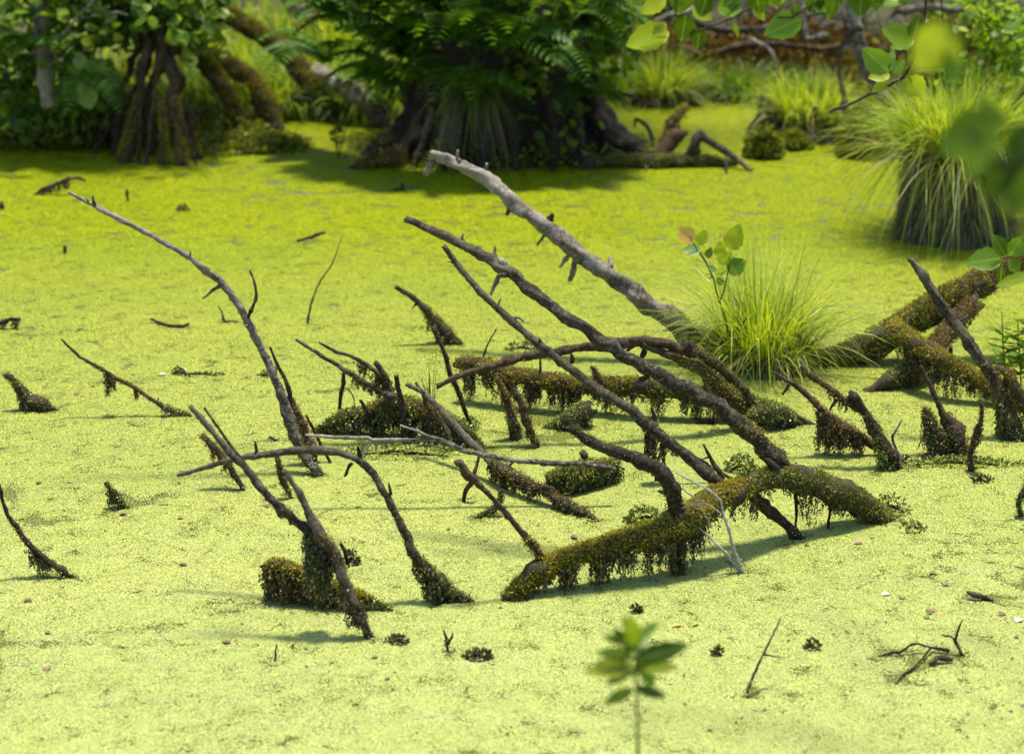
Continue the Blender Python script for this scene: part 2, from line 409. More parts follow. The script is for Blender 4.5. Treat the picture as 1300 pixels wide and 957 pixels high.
def sink(P, depth=.12):
    """carry a stem's first point on below the water"""
    P = np.asarray(P, float); d = unit(P[0, :3]-P[1, :3]); d[2] = min(d[2], -.5); d = unit(d)
    q = P[0].copy(); q[:3] += d*depth/max(.3, -d[2]); return np.vstack([q, P])

BASES, CRUST = [], []
def deadwood(name, label, cat, stems, mosses=(), fringes=(), group=None, sinks=(0,)):
    """stems: (part name, [(px,py,hw,gy)...] base first, material); mosses: (stem, material, dict); fringes: (stem, material, dict)"""
    Ps = [P4(s[1]) for s in stems]
    base = Ps[0][0, :3].copy(); base[2] = 0
    n = len(stems) + len(mosses) + len(fringes)
    r = thing(name, base, label, cat, group) if n > 1 else None
    for i, s in enumerate(stems):
        mb = MB(); S = tube(mb, sink(Ps[i]) if i in sinks else Ps[i])
        o = put(s[0] if r else name, mb, s[2], r, loc=base)
        if r is None: tag(o, label, cat, group); r_ = o
        if i in sinks: S = S[max(0, int(np.argmin(np.linalg.norm(S[:, :3]-Ps[i][0, :3], axis=1)))):]
        Ps[i] = Path(S); Ls = np.linalg.norm(np.diff(S[:, :3], axis=0), axis=1).sum()
        low = S[(S[:, 2] < .035) & (S[:, 1] < 11)]
        for w in low[::2]: BASES.append((w[0], w[1], w[3]))
        if r and s[0] in ('stem', 'limb', 'stick') and S[:, 3].mean() > .006 and Ls > .3 and S[0, 1] < 10:
            T, Nn, B = frames(S)
            for q in range(int(Ls*3.2)):
                k = int(len(S)*RNG.uniform(.22, .97)); k = min(k, len(S)-2); a = RNG.uniform(0, 6.28); rr = S[k, 3]
                ou = Nn[k]*math.cos(a) + B[k]*math.sin(a); d = unit(ou + T[k]*RNG.uniform(-.2, .8)); l = rr*RNG.uniform(1.4, 3.2)
                p0 = S[k, :3] + ou*rr*.5
                mb = MB(); tube(mb, np.array([[*p0, rr*.55], [*(p0 + d*l*.5), rr*.34], [*(p0 + d*l + RNG.normal(size=3)*rr*.3), rr*.2]]), sides=6, rough=.2, knots=0)
                put('broken_twig', mb, s[2], o)
        if i in sinks and r and low.shape[0] > 1:
            z = np.linspace(0, 1, 90); w = low[RNG.integers(0, len(low), 90)]; a = RNG.uniform(0, 6.28, 90)
            CRUST.append(np.stack([w[:, 0] + np.cos(a)*w[:, 3]*1.05, w[:, 1] + np.sin(a)*w[:, 3]*1.05, np.maximum(.004, w[:, 2] + RNG.uniform(-.01, .02, 90))], 1))
    for (i, m, kw) in mosses:
        mb = MB(); moss(mb, Ps[i], **kw)
        if mb.n: put('moss', mb, m, r, smooth=False, kind='stuff')
    for (i, m, kw) in fringes:
        mb = MB(); fringe(mb, Ps[i], **kw)
        if mb.n: put('hanging_weed', mb, m, r, smooth=False, kind='stuff')
    return r if n > 1 else r_

# ------------------------------------------------------------------ the setting
def vnoise(x, y, seed=0):
    r = np.random.default_rng(seed); o = 0
    for q in range(8):
        a = r.uniform(0, 6.28); f = r.uniform(.5, 1.7)
        o = o + np.sin((x*np.cos(a) + y*np.sin(a))*f + r.uniform(0, 6.28))
    return o/8
def ss(a, b, x): t = np.clip((x-a)/(b-a), 0, 1); return t*t*(3-2*t)
def hgt(x, y):
    bank = 14.3 + .5*vnoise(x*1.2, y*0, 3)
    far = ss(0, 6, y-bank)*1.0 + ss(6, 60, y-bank)*5
    near = ss(0, 2.8, 4.1 - y + .12*vnoise(x*2, y*0, 4))*1.0
    side = ss(0, 6, np.abs(x)-9)*1.2
    k = np.maximum(np.maximum(far, near), side)
    return -.45 + np.where(k > 0, .42*ss(0, .12, k) + k, 0) + .10*vnoise(x*2.2, y*2.2, 5)*ss(0, .3, k) + .05*vnoise(x*6, y*6, 6)
gx = np.concatenate([np.linspace(-200, -10, 20), np.linspace(-9.6, 9.6, 97), np.linspace(10, 200, 20)])
gy = np.concatenate([np.linspace(-120, -2, 14), np.linspace(-1.5, 26, 140), np.linspace(27, 300, 34)])
X, Y = np.meshgrid(gx, gy); Z = hgt(X, Y)
mb = MB(); nx = len(gx)
i = (np.arange(len(gy)-1)[:, None]*nx + np.arange(nx-1)[None]).ravel()
mb.add(np.stack([X, Y, Z], -1).reshape(-1, 3), q=np.stack([i, i+1, i+1+nx, i+nx], 1))
tag(put('ground', mb, 'floor'), kind='structure')
mb = MB(); mb.add([[-16, 1, 0], [16, 1, 0], [16, 22, 0], [-16, 22, 0]], q=[[0, 1, 2, 3]])
tag(put('pond', mb, 'pond', smooth=False), kind='structure')

# ------------------------------------------------------------------ plants
LEAFMESH = {}
def leafmesh(kind, mat):
    if (kind, mat) in LEAFMESH: return LEAFMESH[kind, mat]
    # rounded alder / hazel leaf with a midrib fold and a toothed edge
    n = 9; wid = {'round': .46, 'oval': .36, 'narrow': .17}[kind]
    u = np.linspace(0, 1, n); w = wid*np.sin(np.pi*np.clip(u, .02, .985)**(.78 if kind != 'narrow' else .9))**.75
    w[0] = .012; w[-1] = .01
    tooth = np.where(np.arange(n) % 2 == 1, 1.05, .93); w = w*tooth
    zc = -.10*u**2 + .04*np.sin(u*9)*.4
    v = np.concatenate([np.stack([-w, u, zc + w*.28], 1), np.stack([0*u, u, zc], 1), np.stack([w, u, zc + w*.28], 1)])
    q = []
    for i in range(n-1): q += [[i, n+i, n+i+1, i+1], [n+i, 2*n+i, 2*n+i+1, n+i+1]]
    m_ = MB(); m_.add(v, q=q); me = m_.mesh('leaf'); me.materials.append(MAT[mat]); LEAFMESH[kind, mat] = me
    return me
def leaf(parent, pos, d, nrm, size, kind='round', mat='leaf_obj', name='leaf'):
    x, y, z = frame_from(np.asarray(d, float), np.asarray(nrm, float))
    o = bpy.data.objects.new(name, leafmesh(kind, mat)); COL.objects.link(o)
    off = rootloc(parent) if parent is not None else np.zeros(3)
    M = Matrix(((x[0]*size, y[0]*size, z[0]*size, pos[0]-off[0]), (x[1]*size, y[1]*size, z[1]*size, pos[1]-off[1]), (x[2]*size, y[2]*size, z[2]*size, pos[2]-off[2]), (0, 0, 0, 1)))
    if parent is not None: o.parent = parent
    o.matrix_local = M if parent is not None else M
    if parent is None: o.matrix_world = M
    return o

def blades(mb, c, n, h, spread, r0, wid=.006, droop=1.0, seg=6, bias=(0, 0), hvar=.45, zbase=None):
    ang = RNG.uniform(0, 6.28, n); rr = r0*np.sqrt(RNG.uniform(size=n))
    base = np.asarray(c)[None] + np.stack([np.cos(ang)*rr, np.sin(ang)*rr, np.zeros(n)], 1)
    a2 = ang + RNG.normal(size=n)*.5
    out = np.stack([np.cos(a2) + bias[0], np.sin(a2) + bias[1], 0*a2], 1)
    hh = h*RNG.uniform(1-hvar, 1.15, n); sp = spread*RNG.uniform(.15, 1.15, n)*(.35 + .65*rr/r0)
    dp = droop*RNG.uniform(.2, 1.2, n)*(sp/spread)
    t = np.linspace(0, 1, seg+1)
    p = base[:, None] + out[:, None]*(sp[:, None]*t[None]**1.5)[:, :, None]
    p[:, :, 2] += hh[:, None]*(t[None]*1.15 - .15*t[None]**2) - (dp*hh)[:, None]*t[None]**2.6*1.1
    side = np.stack([-out[:, 1], out[:, 0], 0*a2], 1); side = unit(side + RNG.normal(size=(n, 3))*.35)
    w = wid*RNG.uniform(.6, 1.3, n)[:, None]*(1.02-t[None]**1.6)*.5
    v = np.stack([p - side[:, None]*w[:, :, None], p + side[:, None]*w[:, :, None]], 2).reshape(n, -1, 3)
    k = 2*(seg+1); q = np.array([[2*i, 2*i+1, 2*i+3, 2*i+2] for i in range(seg)])
    mb.add(v.reshape(-1, 3), q=(q[None] + (np.arange(n)*k)[:, None, None]).reshape(-1, 4))

def lump(mb, c, rad, n=(18, 12), rough=.18, flat=False, taper=0.0):
    rad = [.86*q for q in rad]
    """uneven mound: a rough half-ellipsoid with a base in the water"""
    c = np.asarray(c, float); a = np.linspace(0, 2*np.pi, n[0], endpoint=False); e = np.linspace(-.25, 1, n[1])*np.pi/2
    A, E = np.meshgrid(a, e); R_ = np.ones_like(A)
    for q in range(8): R_ += rough*.5*RNG.normal()*np.sin(RNG.integers(1, 6)*A + RNG.uniform(1, 6)*E + RNG.uniform(0, 6.28))
    R_[-1] = R_[-1].mean()
    ce = np.cos(E)**(.6 if flat else 1.0) if not flat else np.clip(np.cos(E), 0, 1)**.5
    sx = 1 - taper*np.clip(np.sin(E), 0, 1)
    v = np.stack([c[0]+rad[0]*R_*ce*sx*np.cos(A), c[1]+rad[1]*R_*ce*sx*np.sin(A), c[2]+rad[2]*R_*np.sin(E)], -1).reshape(-1, 3)
    i = np.arange(n[1]-1)[:, None]*n[0]; j = np.arange(n[0])[None]; j2 = (j+1) % n[0]
    mb.add(v, q=np.stack([i+j, i+j2, i+n[0]+j2, i+n[0]+j], -1).reshape(-1, 4))
    return v, rad
def tufts(mb, c, rad, n, size, up=.3, squash=1.0):
    """small leaves all over a mound"""
    o = rand_unit(n); o[:, 2] = np.abs(o[:, 2]); c = np.asarray(c)
    bl = sum(np.sin(o @ RNG.normal(size=3)*RNG.uniform(3, 9) + RNG.uniform(0, 6.28)) for _ in range(6))/6
    pos = c + o*np.asarray(rad)*(RNG.uniform(.8, 1.1, n)*(1 + .32*bl))[:, None]
    scatter(mb, BIT_V, BIT_T, pos, unit(o + rand_unit(n)*.8 + np.array([0, 0, up])), rand_unit(n), size*RNG.uniform(.6, 1.5, n))

FERN = {}
def fernmesh(k):
    if k in FERN: return FERN[k]
    mb = MB(); n = 19; u = np.linspace(.06, 1, n)
    def rach(u): return np.stack([0*u, u*.93, .30*np.sin(u*2.3) - .42*u**2.2], -1)
    r = rach(np.linspace(0, 1, 14)); R4 = np.c_[r, np.linspace(.010, .002, 14)]; tube(mb, R4, sides=5, rough=.02, knots=0, step=.09)
    for i in range(n):
        L = .27*np.sin(np.pi*min(1, .12 + u[i]*.86))**.8 + .012
        for s in (-1, 1):
            b = rach(u[i]+s*.004); d = np.array([s*.93, .38, -.12]); d /= np.linalg.norm(d); m_ = 8
            t = np.linspace(0, 1, m_); ctr = b + d*(t*L)[:, None] + np.array([0, 0, -1])*(t**2*L*.22)[:, None]
            w = .034*(1-t**1.8)*np.where(np.arange(m_) % 2, 1.25, .62); sd = np.cross(d, [0, 0, 1.]); sd /= np.linalg.norm(sd)
            v = np.stack([ctr-sd*w[:, None], ctr+sd*w[:, None]+np.array([0, 0, .004])], 1).reshape(-1, 3)
            mb.add(v, q=[[2*j, 2*j+1, 2*j+3, 2*j+2] for j in range(m_-1)])
    me = mb.mesh('frond'); me.materials.append(MAT['fern']); FERN[k] = me
    return me
def fern(pos, label, size=.5, n=8, az=None, lift=.5, group='ferns growing on the tree hummocks'):
    r = thing('fern', pos, label, 'fern', group)
    for q in range(n):
        a = (az if az is not None else 0) + (RNG.uniform(-1.5, 1.5) if az is not None else q*6.28/n + RNG.uniform(-.3, .3))
        e = lift + RNG.uniform(-.25, .35)
        o = bpy.data.objects.new('frond', fernmesh(q % 3)); COL.objects.link(o); o.parent = r
        sz = size*RNG.uniform(.75, 1.2)
        o.matrix_local = Matrix.Rotation(a - math.pi/2, 4, 'Z') @ Matrix.Rotation(e, 4, 'X') @ Matrix.Rotation(RNG.uniform(-.3, .3), 4, 'Y') @ Matrix.Scale(sz, 4)
    return r

# ------------------------------------------------------------------ dead wood standing in the pond
G_ = 'dead branches rising out of the duckweed'
# the big mossy log with its limbs
logA = [(1122, 655, 19, 656), (1085, 632, 24, 662), (1045, 615, 23, 670), (1005, 606, 19, 682), (965, 611, 18, 695), (925, 627, 22, 708), (882, 653, 21, 720), (845, 671, 23, 728), (790, 686, 21, 738), (740, 700, 18, 745), (700, 717, 17, 750), (665, 742, 14, 756), (642, 760, 8, 761)]
A1 = [(1012, 604, 20, 680), (985, 573, 17, 682), (950, 544, 16, 684), (880, 500, 13, 684), (820, 467, 12, 682), (770, 438, 11, 680), (720, 403, 10, 676), (650, 351, 10, 668), (600, 320, 9, 660), (555, 295, 7.5, 654), (516, 279, 6.5, 650)]
A2 = [(925, 622, 15, 706), (905, 602, 12, 706), (880, 582, 11, 704), (840, 555, 10.5, 702), (800, 521, 9.5, 698), (740, 481, 8.5, 692), (700, 451, 8, 688), (650, 408, 7.5, 682), (610, 370, 6.5, 678), (580, 336, 6, 675), (564, 313, 5, 674)]
A3 = [(858, 682, 17, 726), (860, 655, 15, 728), (853, 625, 13, 730), (838, 601, 13, 732), (812, 587, 13, 734), (780, 574, 11, 736), (745, 556, 10, 738), (724, 541, 8, 740)]
A4 = [(688, 722, 15, 750), (682, 703, 10, 750), (665, 678, 6, 752), (640, 648, 5, 753), (610, 615, 6, 754), (592, 597, 9, 755), (580, 585, 6, 755)]
A5 = [(1013, 683, 8, 684), (992, 664, 9, 686), (968, 645, 10, 692), (945, 625, 11, 700)]
A6 = [(940, 724, 5, 726), (932, 700, 3.2, 727), (925, 672, 2.6, 728), (918, 652, 2.2, 728), (914, 634, 2.1, 728), (900, 622, 1.8, 728), (878, 610, 1.6, 728), (858, 600, 1.2, 728)]
A7 = [(938, 722, 4, 727), (915, 695, 2, 728), (900, 682, 1.6, 729), (880, 662, 1.4, 730), (860, 648, 1.2, 731)]
A8 = [(903, 670, 2, 727), (893, 650, 1.6, 728), (880, 632, 1.4, 729), (860, 615, 1.3, 730), (850, 600, 1, 730)]
A9 = [(914, 650, 1.6, 728), (898, 640, 1.3, 729), (885, 640, 1.1, 730), (864, 645, 1, 731)]
deadwood('fallen_log', 'thick mossy log with tall bare limbs and pale twigs, bedded in duckweed', 'log',
  [('trunk', logA, 'bark_mossy'), ('limb', A1, 'bark_grey'), ('limb', A2, 'bark_grey'), ('limb', A3, 'bark_dark'), ('limb', A4, 'bark_brown'), ('limb', A5, 'bark_dark'),
   ('twig', A6, 'twig_white'), ('twig', A7, 'twig_white'), ('twig', A8, 'twig_white'), ('twig', A9, 'twig_white'),
   ('stub', [(640, 352, 6, 667), (640, 338, 8, 667), (636, 330, 6, 666)], 'bark_pale'), ('stub', [(636, 342, 4, 666), (630, 358, 4, 665), (623, 374, 3, 665)], 'bark_pale'),
   ('stub', [(822, 478, 5, 682), (812, 484, 6, 680), (804, 488, 4, 679)], 'bark_grey'), ('stub', [(842, 565, 3.5, 701), (838, 575, 2.2, 703), (832, 588, 1.8, 705)], 'bark_grey'),
   ('stub', [(648, 408, 4, 682), (656, 404, 3, 682), (664, 408, 1.5, 682)], 'bark_pale'), ('stub', [(712, 404, 6, 676), (706, 398, 5, 676), (703, 394, 3, 676)], 'bark_grey'),
   ('stub', [(984, 598, 8, 690), (978, 588, 7, 692), (972, 584, 4, 693)], 'bark_dark'),
   ('stub', [(765, 700, 8, 742), (774, 705, 8, 744), (782, 706, 6, 745)], 'bark_brown'),
   ('root', [(1052, 660, 2.5, 672), (1053, 645, 3.5, 672), (1050, 630, 5, 671)], 'bark_dark'), ('root', [(1010, 664, 2, 682), (1011, 645, 3, 682), (1010, 620, 4, 682)], 'bark_dark')],
  mosses=[(0, 'moss_gold', dict(n=5200, size=.012, t0=.42, t1=1, up=.75, thick=1.1)), (0, 'moss_green', dict(n=4200, size=.012, t0=0, t1=.45, up=.5, thick=1.05)),
          (0, 'moss_green', dict(n=2600, size=.012, t0=.5, t1=1, up=-.2, thick=1.05)),
          (1, 'moss_gold', dict(n=2200, size=.010, t0=0.02, t1=.2, up=.55)), (3, 'moss_green', dict(n=1200, size=.010, t0=0, t1=.35, up=.2)), (4, 'moss_gold', dict(n=3000, size=.010, t0=0, t1=.3, up=.2)), (3, 'moss_green', dict(n=900, size=.009, t0=.6, t1=1, up=.8))],
  fringes=[(0, 'weed_brown', dict(clusters=10, t0=.36, t1=.95, reach=(.3, 1.05), nstr=(5, 15), wid=.014)), (0, 'weed_dark', dict(clusters=8, t0=.5, t1=1, reach=(.6, 1.05), nstr=(8, 20), wid=.015)),
           (0, 'weed_dark', dict(clusters=9, t0=0, t1=.36, reach=(.2, .8), nstr=(3, 9), wid=.015)), (3, 'weed_brown', dict(clusters=3, t0=0, t1=.05, reach=(.8, 1.0), nstr=(12, 18), wid=.01))],
  sinks=(0, 5, 6, 7, 18, 19))
# left: tall bleached branch
B1 = [(404, 602, 8, 602), (386, 578, 10, 600), (371, 545, 10, 598), (358, 508, 9.5, 596), (345, 474, 8, 594), (330, 442, 7, 592), (315, 410, 6.5, 590), (299, 382, 6.5, 589), (278, 356, 6, 588), (239, 327, 5.5, 587), (198, 302, 5, 586), (152, 280, 4.8, 585), (119, 262, 4.2, 584), (87, 244, 3, 583)]
B2 = [(396, 575, 9, 588), (386, 549, 8, 588), (378, 528, 6, 587), (369, 506, 5, 586), (361, 483, 3.5, 586), (350, 461, 2.8, 585), (343, 441, 2, 585)]
deadwood('dead_branch', 'tallest bleached branch bending over to a pale bare tip, twin stem at its foot', 'branch',
  [('stem', B1, 'bark_pale'), ('stem', B2, 'bark_brown'), ('twig', [(315, 402, 4, 590), (325, 378, 3, 590), (323, 358, 2.6, 590), (317, 343, 2, 590)], 'bark_grey'),
   ('twig', [(281, 362, 4, 588), (266, 371, 2.6, 589), (257, 379, 2, 590)], 'bark_pale'), ('twig', [(121, 262, 3, 584), (119, 254, 3, 584), (118, 249, 2, 584)], 'bark_grey'), ('twig', [(401, 550, 3, 585), (395, 538, 3, 584), (389, 527, 2, 583)], 'bark_dark')],
  mosses=[(0, 'moss_green', dict(n=1300, size=.009, t0=0, t1=.16, up=.2)), (1, 'moss_brown', dict(n=3800, size=.009, t0=0, t1=.55, up=.2))],
  fringes=[(1, 'weed_brown', dict(clusters=4, t0=.15, t1=.5, reach=(.2, .5), nstr=(3, 7), wid=.012))], group=G_, sinks=(0, 1, 5))
# arched branch with a weedy foot
C1 = [(596, 762, 5, 763), (572, 748, 10, 763), (545, 720, 9, 762), (525, 698, 8.5, 761), (511, 676, 8, 760), (503, 655, 7.5, 759), (493, 630, 7.5, 758), (475, 605, 7.5, 756), (445, 583, 7, 754), (405, 571, 7, 750), (360, 574, 6.5, 747), (320, 579, 6, 744), (275, 590, 5, 741), (245, 598, 4.5, 739), (226, 603, 3.5, 738)]
deadwood('dead_branch', 'arched branch curving over the others, its weed-hung foot beside the mossy log', 'branch',
  [('stem', C1, 'bark_grey'), ('twig', [(447, 588, 3, 754), (440, 597, 3, 754), (438, 604, 2, 754)], 'bark_dark'), ('twig', [(324, 577, 4, 744), (325, 568, 3, 744), (324, 560, 1.5, 744)], 'bark_dark'), ('twig', [(497, 628, 3, 758), (494, 618, 2.4, 758), (493, 612, 1.2, 758)], 'bark_dark'), ('twig', [(460, 590, 3, 755), (454, 583, 3, 755), (440, 581, 2, 755)], 'bark_dark')],
  mosses=[(0, 'moss_green', dict(n=2600, size=.010, t0=0, t1=.2, up=.3)), (0, 'moss_brown', dict(n=1200, size=.008, t0=.18, t1=.34, up=.2))],
  fringes=[(0, 'weed_dark', dict(clusters=9, t0=.03, t1=.17, reach=(.75, 1.05), nstr=(7, 15), wid=.012)), (0, 'weed_brown', dict(clusters=2, t0=.19, t1=.225, reach=(.4, .75), nstr=(4, 8), wid=.005))], group=G_)
# leaning pair in front of it
D2 = [(468, 810, 7, 810), (455, 780, 11, 808), (440, 742, 10.5, 806), (424, 702, 10, 803), (412, 680, 12, 802), (400, 660, 9, 800), (380, 627, 6, 798), (361, 598, 4.5, 796)]
D1 = [(420, 708, 8, 803), (400, 684, 9, 800), (378, 661, 9, 798), (350, 637, 8, 795), (312, 596, 7, 790), (275, 553, 6, 786), (242, 516, 5, 783)]
D3 = [(318, 598, 3, 783), (295, 568, 3, 780), (275, 540, 2.5, 778), (259, 518, 2, 776)]
deadwood('dead_branch', 'leaning forked branch rising in front of the mossy stump, weed hanging from the fork', 'branch',
  [('stem', D2, 'bark_grey'), ('stem', D1, 'bark_grey'), ('twig', D3, 'bark_brown'), ('twig', [(442, 721, 3, 800), (438, 702, 4, 800), (433, 690, 3, 800)], 'bark_dark'), ('twig', [(327, 618, 2, 792), (320, 612, 2, 792), (316, 600, 1.5, 790)], 'bark_brown')],
  mosses=[(0, 'moss_brown', dict(n=1600, size=.009, t0=.05, t1=.65, up=.2)), (1, 'moss_green', dict(n=1500, size=.009, t0=0, t1=.35, up=.1))],
  fringes=[(1, 'weed_dark', dict(clusters=6, t0=.02, t1=.19, reach=(.25, .55), maxl=.32, nstr=(6, 12), wid=.012)), (0, 'weed_brown', dict(clusters=3, t0=.12, t1=.35, reach=(.35, .8), nstr=(3, 8), wid=.012))], group=G_)
deadwood('dead_stick', 'brown mossy stick leaning under the leaning forked branch', 'stick',
  [('stem', [(306, 621, 4.5, 622), (296, 603, 6, 621), (285, 582, 6.5, 620), (273, 566, 7, 619), (256, 553, 3.5, 618)], 'bark_brown')],
  mosses=[(0, 'moss_brown', dict(n=3000, size=.008, t0=.15, t1=1, up=.1))], fringes=[(0, 'weed_brown', dict(clusters=3, t0=.45, t1=.8, reach=(.15, .4), nstr=(3, 6), wid=.008))], group=G_)
deadwood('dead_stick', 'brown mossy stick upright behind the forked branch, under the arched one', 'stick',
  [('stem', [(368, 628, 4, 632), (360, 610, 6, 632), (355, 592, 6, 632), (350, 575, 4, 632)], 'bark_brown')],
  mosses=[(0, 'moss_brown', dict(n=3000, size=.008, up=.1))], group=G_)
deadwood('dead_branch', 'thin dark branch dipping into the duckweed at the pond edge, tags of weed below', 'branch',
  [('stem', [(94, 733, 3, 733), (84, 728, 6.5, 733), (58, 709, 6, 732), (33, 686, 5.5, 731), (15, 660, 4.5, 730), (6, 640, 3.5, 730), (-4, 610, 3, 730), (-22, 560, 2, 730)], 'bark_dark')],
  mosses=[(0, 'moss_brown', dict(n=1500, size=.008, t0=0, t1=.5, up=-.1))], fringes=[(0, 'weed_dark', dict(clusters=3, t0=.18, t1=.36, reach=(.5, .9), maxl=.09, nstr=(3, 8), wid=.008))], group=G_)
deadwood('dead_branch', 'thin brown branch dipping low to a weed clump, strands hanging midway', 'branch',
  [('stem', [(244, 529, 2, 529), (226, 527, 5, 528), (210, 519, 5, 528), (195, 508, 3.6, 528), (166, 490, 3.6, 527), (135, 473, 3.6, 527), (100, 452, 3.2, 526), (78, 431, 2, 526)], 'bark_brown')],
  mosses=[(0, 'weed_green', dict(n=6500, size=.010, t0=.02, t1=.22, up=.2, thick=1.3, fuzz=.5)), (0, 'moss_brown', dict(n=1800, size=.007, t0=.3, t1=.75, up=0))],
  fringes=[(0, 'weed_brown', dict(clusters=2, t0=.58, t1=.68, reach=(.3, .6), nstr=(5, 10), wid=.008)), (0, 'weed_brown', dict(clusters=1, t0=.4, t1=.45, reach=(.3, .5), nstr=(3, 6), wid=.004))], group=G_)
deadwood('mossy_stump', 'small hooked stump shaggy with green weed, alone in open duckweed', 'stump',
  [('stem', [(68, 519, 4, 520), (55, 512, 11, 520), (38, 508, 14, 520), (25, 494, 8, 520), (15, 481, 6, 520), (7, 475, 5, 520)], 'bark_brown')],
  mosses=[(0, 'weed_green', dict(n=6500, size=.011, t0=0, t1=.85, up=.1, thick=1.0)), (0, 'moss_brown', dict(n=3000, size=.008, t0=.75, t1=1, up=.1))],
  fringes=[(0, 'weed_dark', dict(clusters=7, t0=.1, t1=.65, reach=(.8, 1.0), nstr=(6, 12), wid=.01))])
deadwood('mossy_stump', 'short weedy spike of wood leaning alone in bright duckweed', 'stump',
  [('stem', [(162, 645, 3, 645), (152, 637, 6, 645), (142, 624, 5.5, 645), (134, 613, 3.5, 645)], 'bark_dark')],
  mosses=[(0, 'weed_green', dict(n=5000, size=.009, up=.1))], fringes=[(0, 'weed_dark', dict(clusters=5, t0=.1, t1=.9, reach=(.3, .9), nstr=(4, 8), wid=.008))])
# mossy stump in front
deadwood('mossy_stump', 'long low stump hung with a thick curtain of rusty moss', 'stump',
  [('stem', [(496, 773, 3, 773), (462, 762, 8, 773), (427, 749, 11, 771), (391, 735, 13, 767), (361, 722, 13, 763), (338, 718, 12, 760)], 'bark_mossy')],
  mosses=[(0, 'moss_gold', dict(n=6000, size=.012, t0=.15, t1=1, up=.8)), (0, 'weed_green', dict(n=4500, size=.011, t0=0, t1=.35, up=.3))],
  fringes=[(0, 'weed_brown', dict(clusters=15, t0=.3, t1=1, reach=(.6, 1.0), nstr=(10, 18), wid=.016, spread=.02)), (0, 'weed_green', dict(clusters=13, t0=.12, t1=.9, reach=(.6, 1.05), nstr=(6, 14), wid=.014))])
# thin things
deadwood('dead_twig', 'thin bent stem standing alone in open duckweed', 'stem', [('stem', [(390, 411, 2, 411), (396, 383, 1.7, 411), (406, 358, 1.5, 411), (420, 338, 1.2, 411), (428, 318, .9, 411), (433, 302, .6, 411)], 'bark_brown')], group=G_)
deadwood('dead_twig', 'dark knobbly twig lying curved on open duckweed', 'twig', [('stem', [(192, 404, 2, 410), (203, 409, 2.4, 412), (216, 413, 2.6, 415), (232, 414, 2.6, 416), (240, 411, 3, 416)], 'bark_dark')], sinks=())
deadwood('dead_twig', 'dark twig hung with weed at the edge, rising from duckweed', 'twig', [('stem', [(-12, 417, 3, 418), (3, 412, 4, 418), (14, 407, 3, 418), (25, 405, 2, 418)], 'bark_dark')], fringes=[(0, 'weed_dark', dict(clusters=5, reach=(.4, 1), nstr=(3, 7), wid=.01))])
deadwood('dead_twig', 'small dark twig floating near the thin bent stem', 'twig', [('stem', [(376, 306, 2, 307), (388, 303, 2.4, 307), (400, 300, 3.4, 307), (412, 296, 2, 307)], 'bark_dark')], sinks=())
deadwood('dead_twig', 'ragged twig with dangling weed beneath the alder roots, on sunlit duckweed', 'twig', [('stem', [(44, 247, 2.5, 248), (58, 239, 3.5, 248), (75, 233, 4, 248), (88, 226, 3, 248)], 'bark_dark'), ('twig', [(86, 228, 2, 248), (97, 226, 3, 247), (108, 229, 2, 247)], 'bark_dark')], fringes=[(0, 'weed_brown', dict(clusters=8, reach=(.4, 1), nstr=(3, 7), wid=.015))])
# centre tangle: weed-covered mound with sticks
N1 = [(505, 506, 8, 560), (488, 499, 6.5, 560), (468, 488, 5.5, 560), (440, 470, 4.5, 560), (405, 449, 3.5, 560), (376, 431, 2.5, 560)]
N2 = [(495, 490, 7, 556), (482, 475, 4.5, 556), (460, 459, 3.8, 556), (440, 450, 3, 556), (425, 446, 3.4, 556), (405, 435, 2, 556)]
NM = [(402, 548, 6, 548), (430, 535, 12, 549), (462, 524, 13, 551), (495, 512, 17, 554), (525, 515, 17, 557), (560, 533, 17, 560), (590, 548, 12, 563), (612, 570, 6, 570)]
deadwood('mossy_mound', 'humped weed-covered log in the middle of the tangle, sticks and grass poking out', 'log',
  [('trunk', NM, 'bark_mossy'), ('stick', N1, 'bark_grey'), ('stick', N2, 'bark_grey'), ('stick', [(513, 552, 6, 562), (510, 525, 5.5, 562), (506, 500, 5, 562), (504, 478, 4, 562)], 'bark_dark'), ('stick', [(502, 500, 9, 558), (492, 482, 6, 558), (478, 461, 5, 558)], 'bark_brown'), ('stick', [(545, 560, 4, 564), (548, 535, 5, 564), (540, 505, 4, 563), (528, 486, 2.5, 562)], 'bark_brown'), ('stick', [(470, 545, 3, 556), (466, 525, 4, 556), (458, 508, 2.5, 556)], 'bark_dark'), ('root', [(575, 572, 3, 573), (568, 548, 5, 570), (552, 528, 6, 566)], 'bark_brown'), ('twig', [(600, 545, 3, 545), (590, 520, 4, 545), (575, 480, 4.5, 545), (562, 440, 4, 545), (550, 415, 4, 545)], 'bark_dark')],
  mosses=[(0, 'weed_green', dict(n=6500, size=.012, t0=0, t1=1, up=.25, thick=1.08)), (0, 'moss_gold', dict(n=3600, size=.011, t0=.32, t1=.7, up=.9, thick=1.12)), (4, 'moss_brown', dict(n=2500, size=.009, t0=0, t1=.6, up=.2)), (1, 'moss_brown', dict(n=1600, size=.008, t0=0, t1=.5, up=-.1)), (8, 'moss_brown', dict(n=1600, size=.008, t0=.2, t1=1, up=.1)), (5, 'moss_brown', dict(n=2600, size=.009, t0=0, t1=.6, up=.1))],
  fringes=[(0, 'weed_dark', dict(clusters=26, t0=.08, t1=.92, reach=(.6, 1.05), nstr=(9, 16), wid=.016, spread=.02)), (2, 'weed_brown', dict(clusters=5, t0=.05, t1=.5, reach=(.1, .3), nstr=(4, 8), wid=.012)), (1, 'weed_brown', dict(clusters=4, t0=.1, t1=.4, reach=(.08, .2), nstr=(3, 6), wid=.01))], sinks=(0, 3, 5, 6, 7, 8))
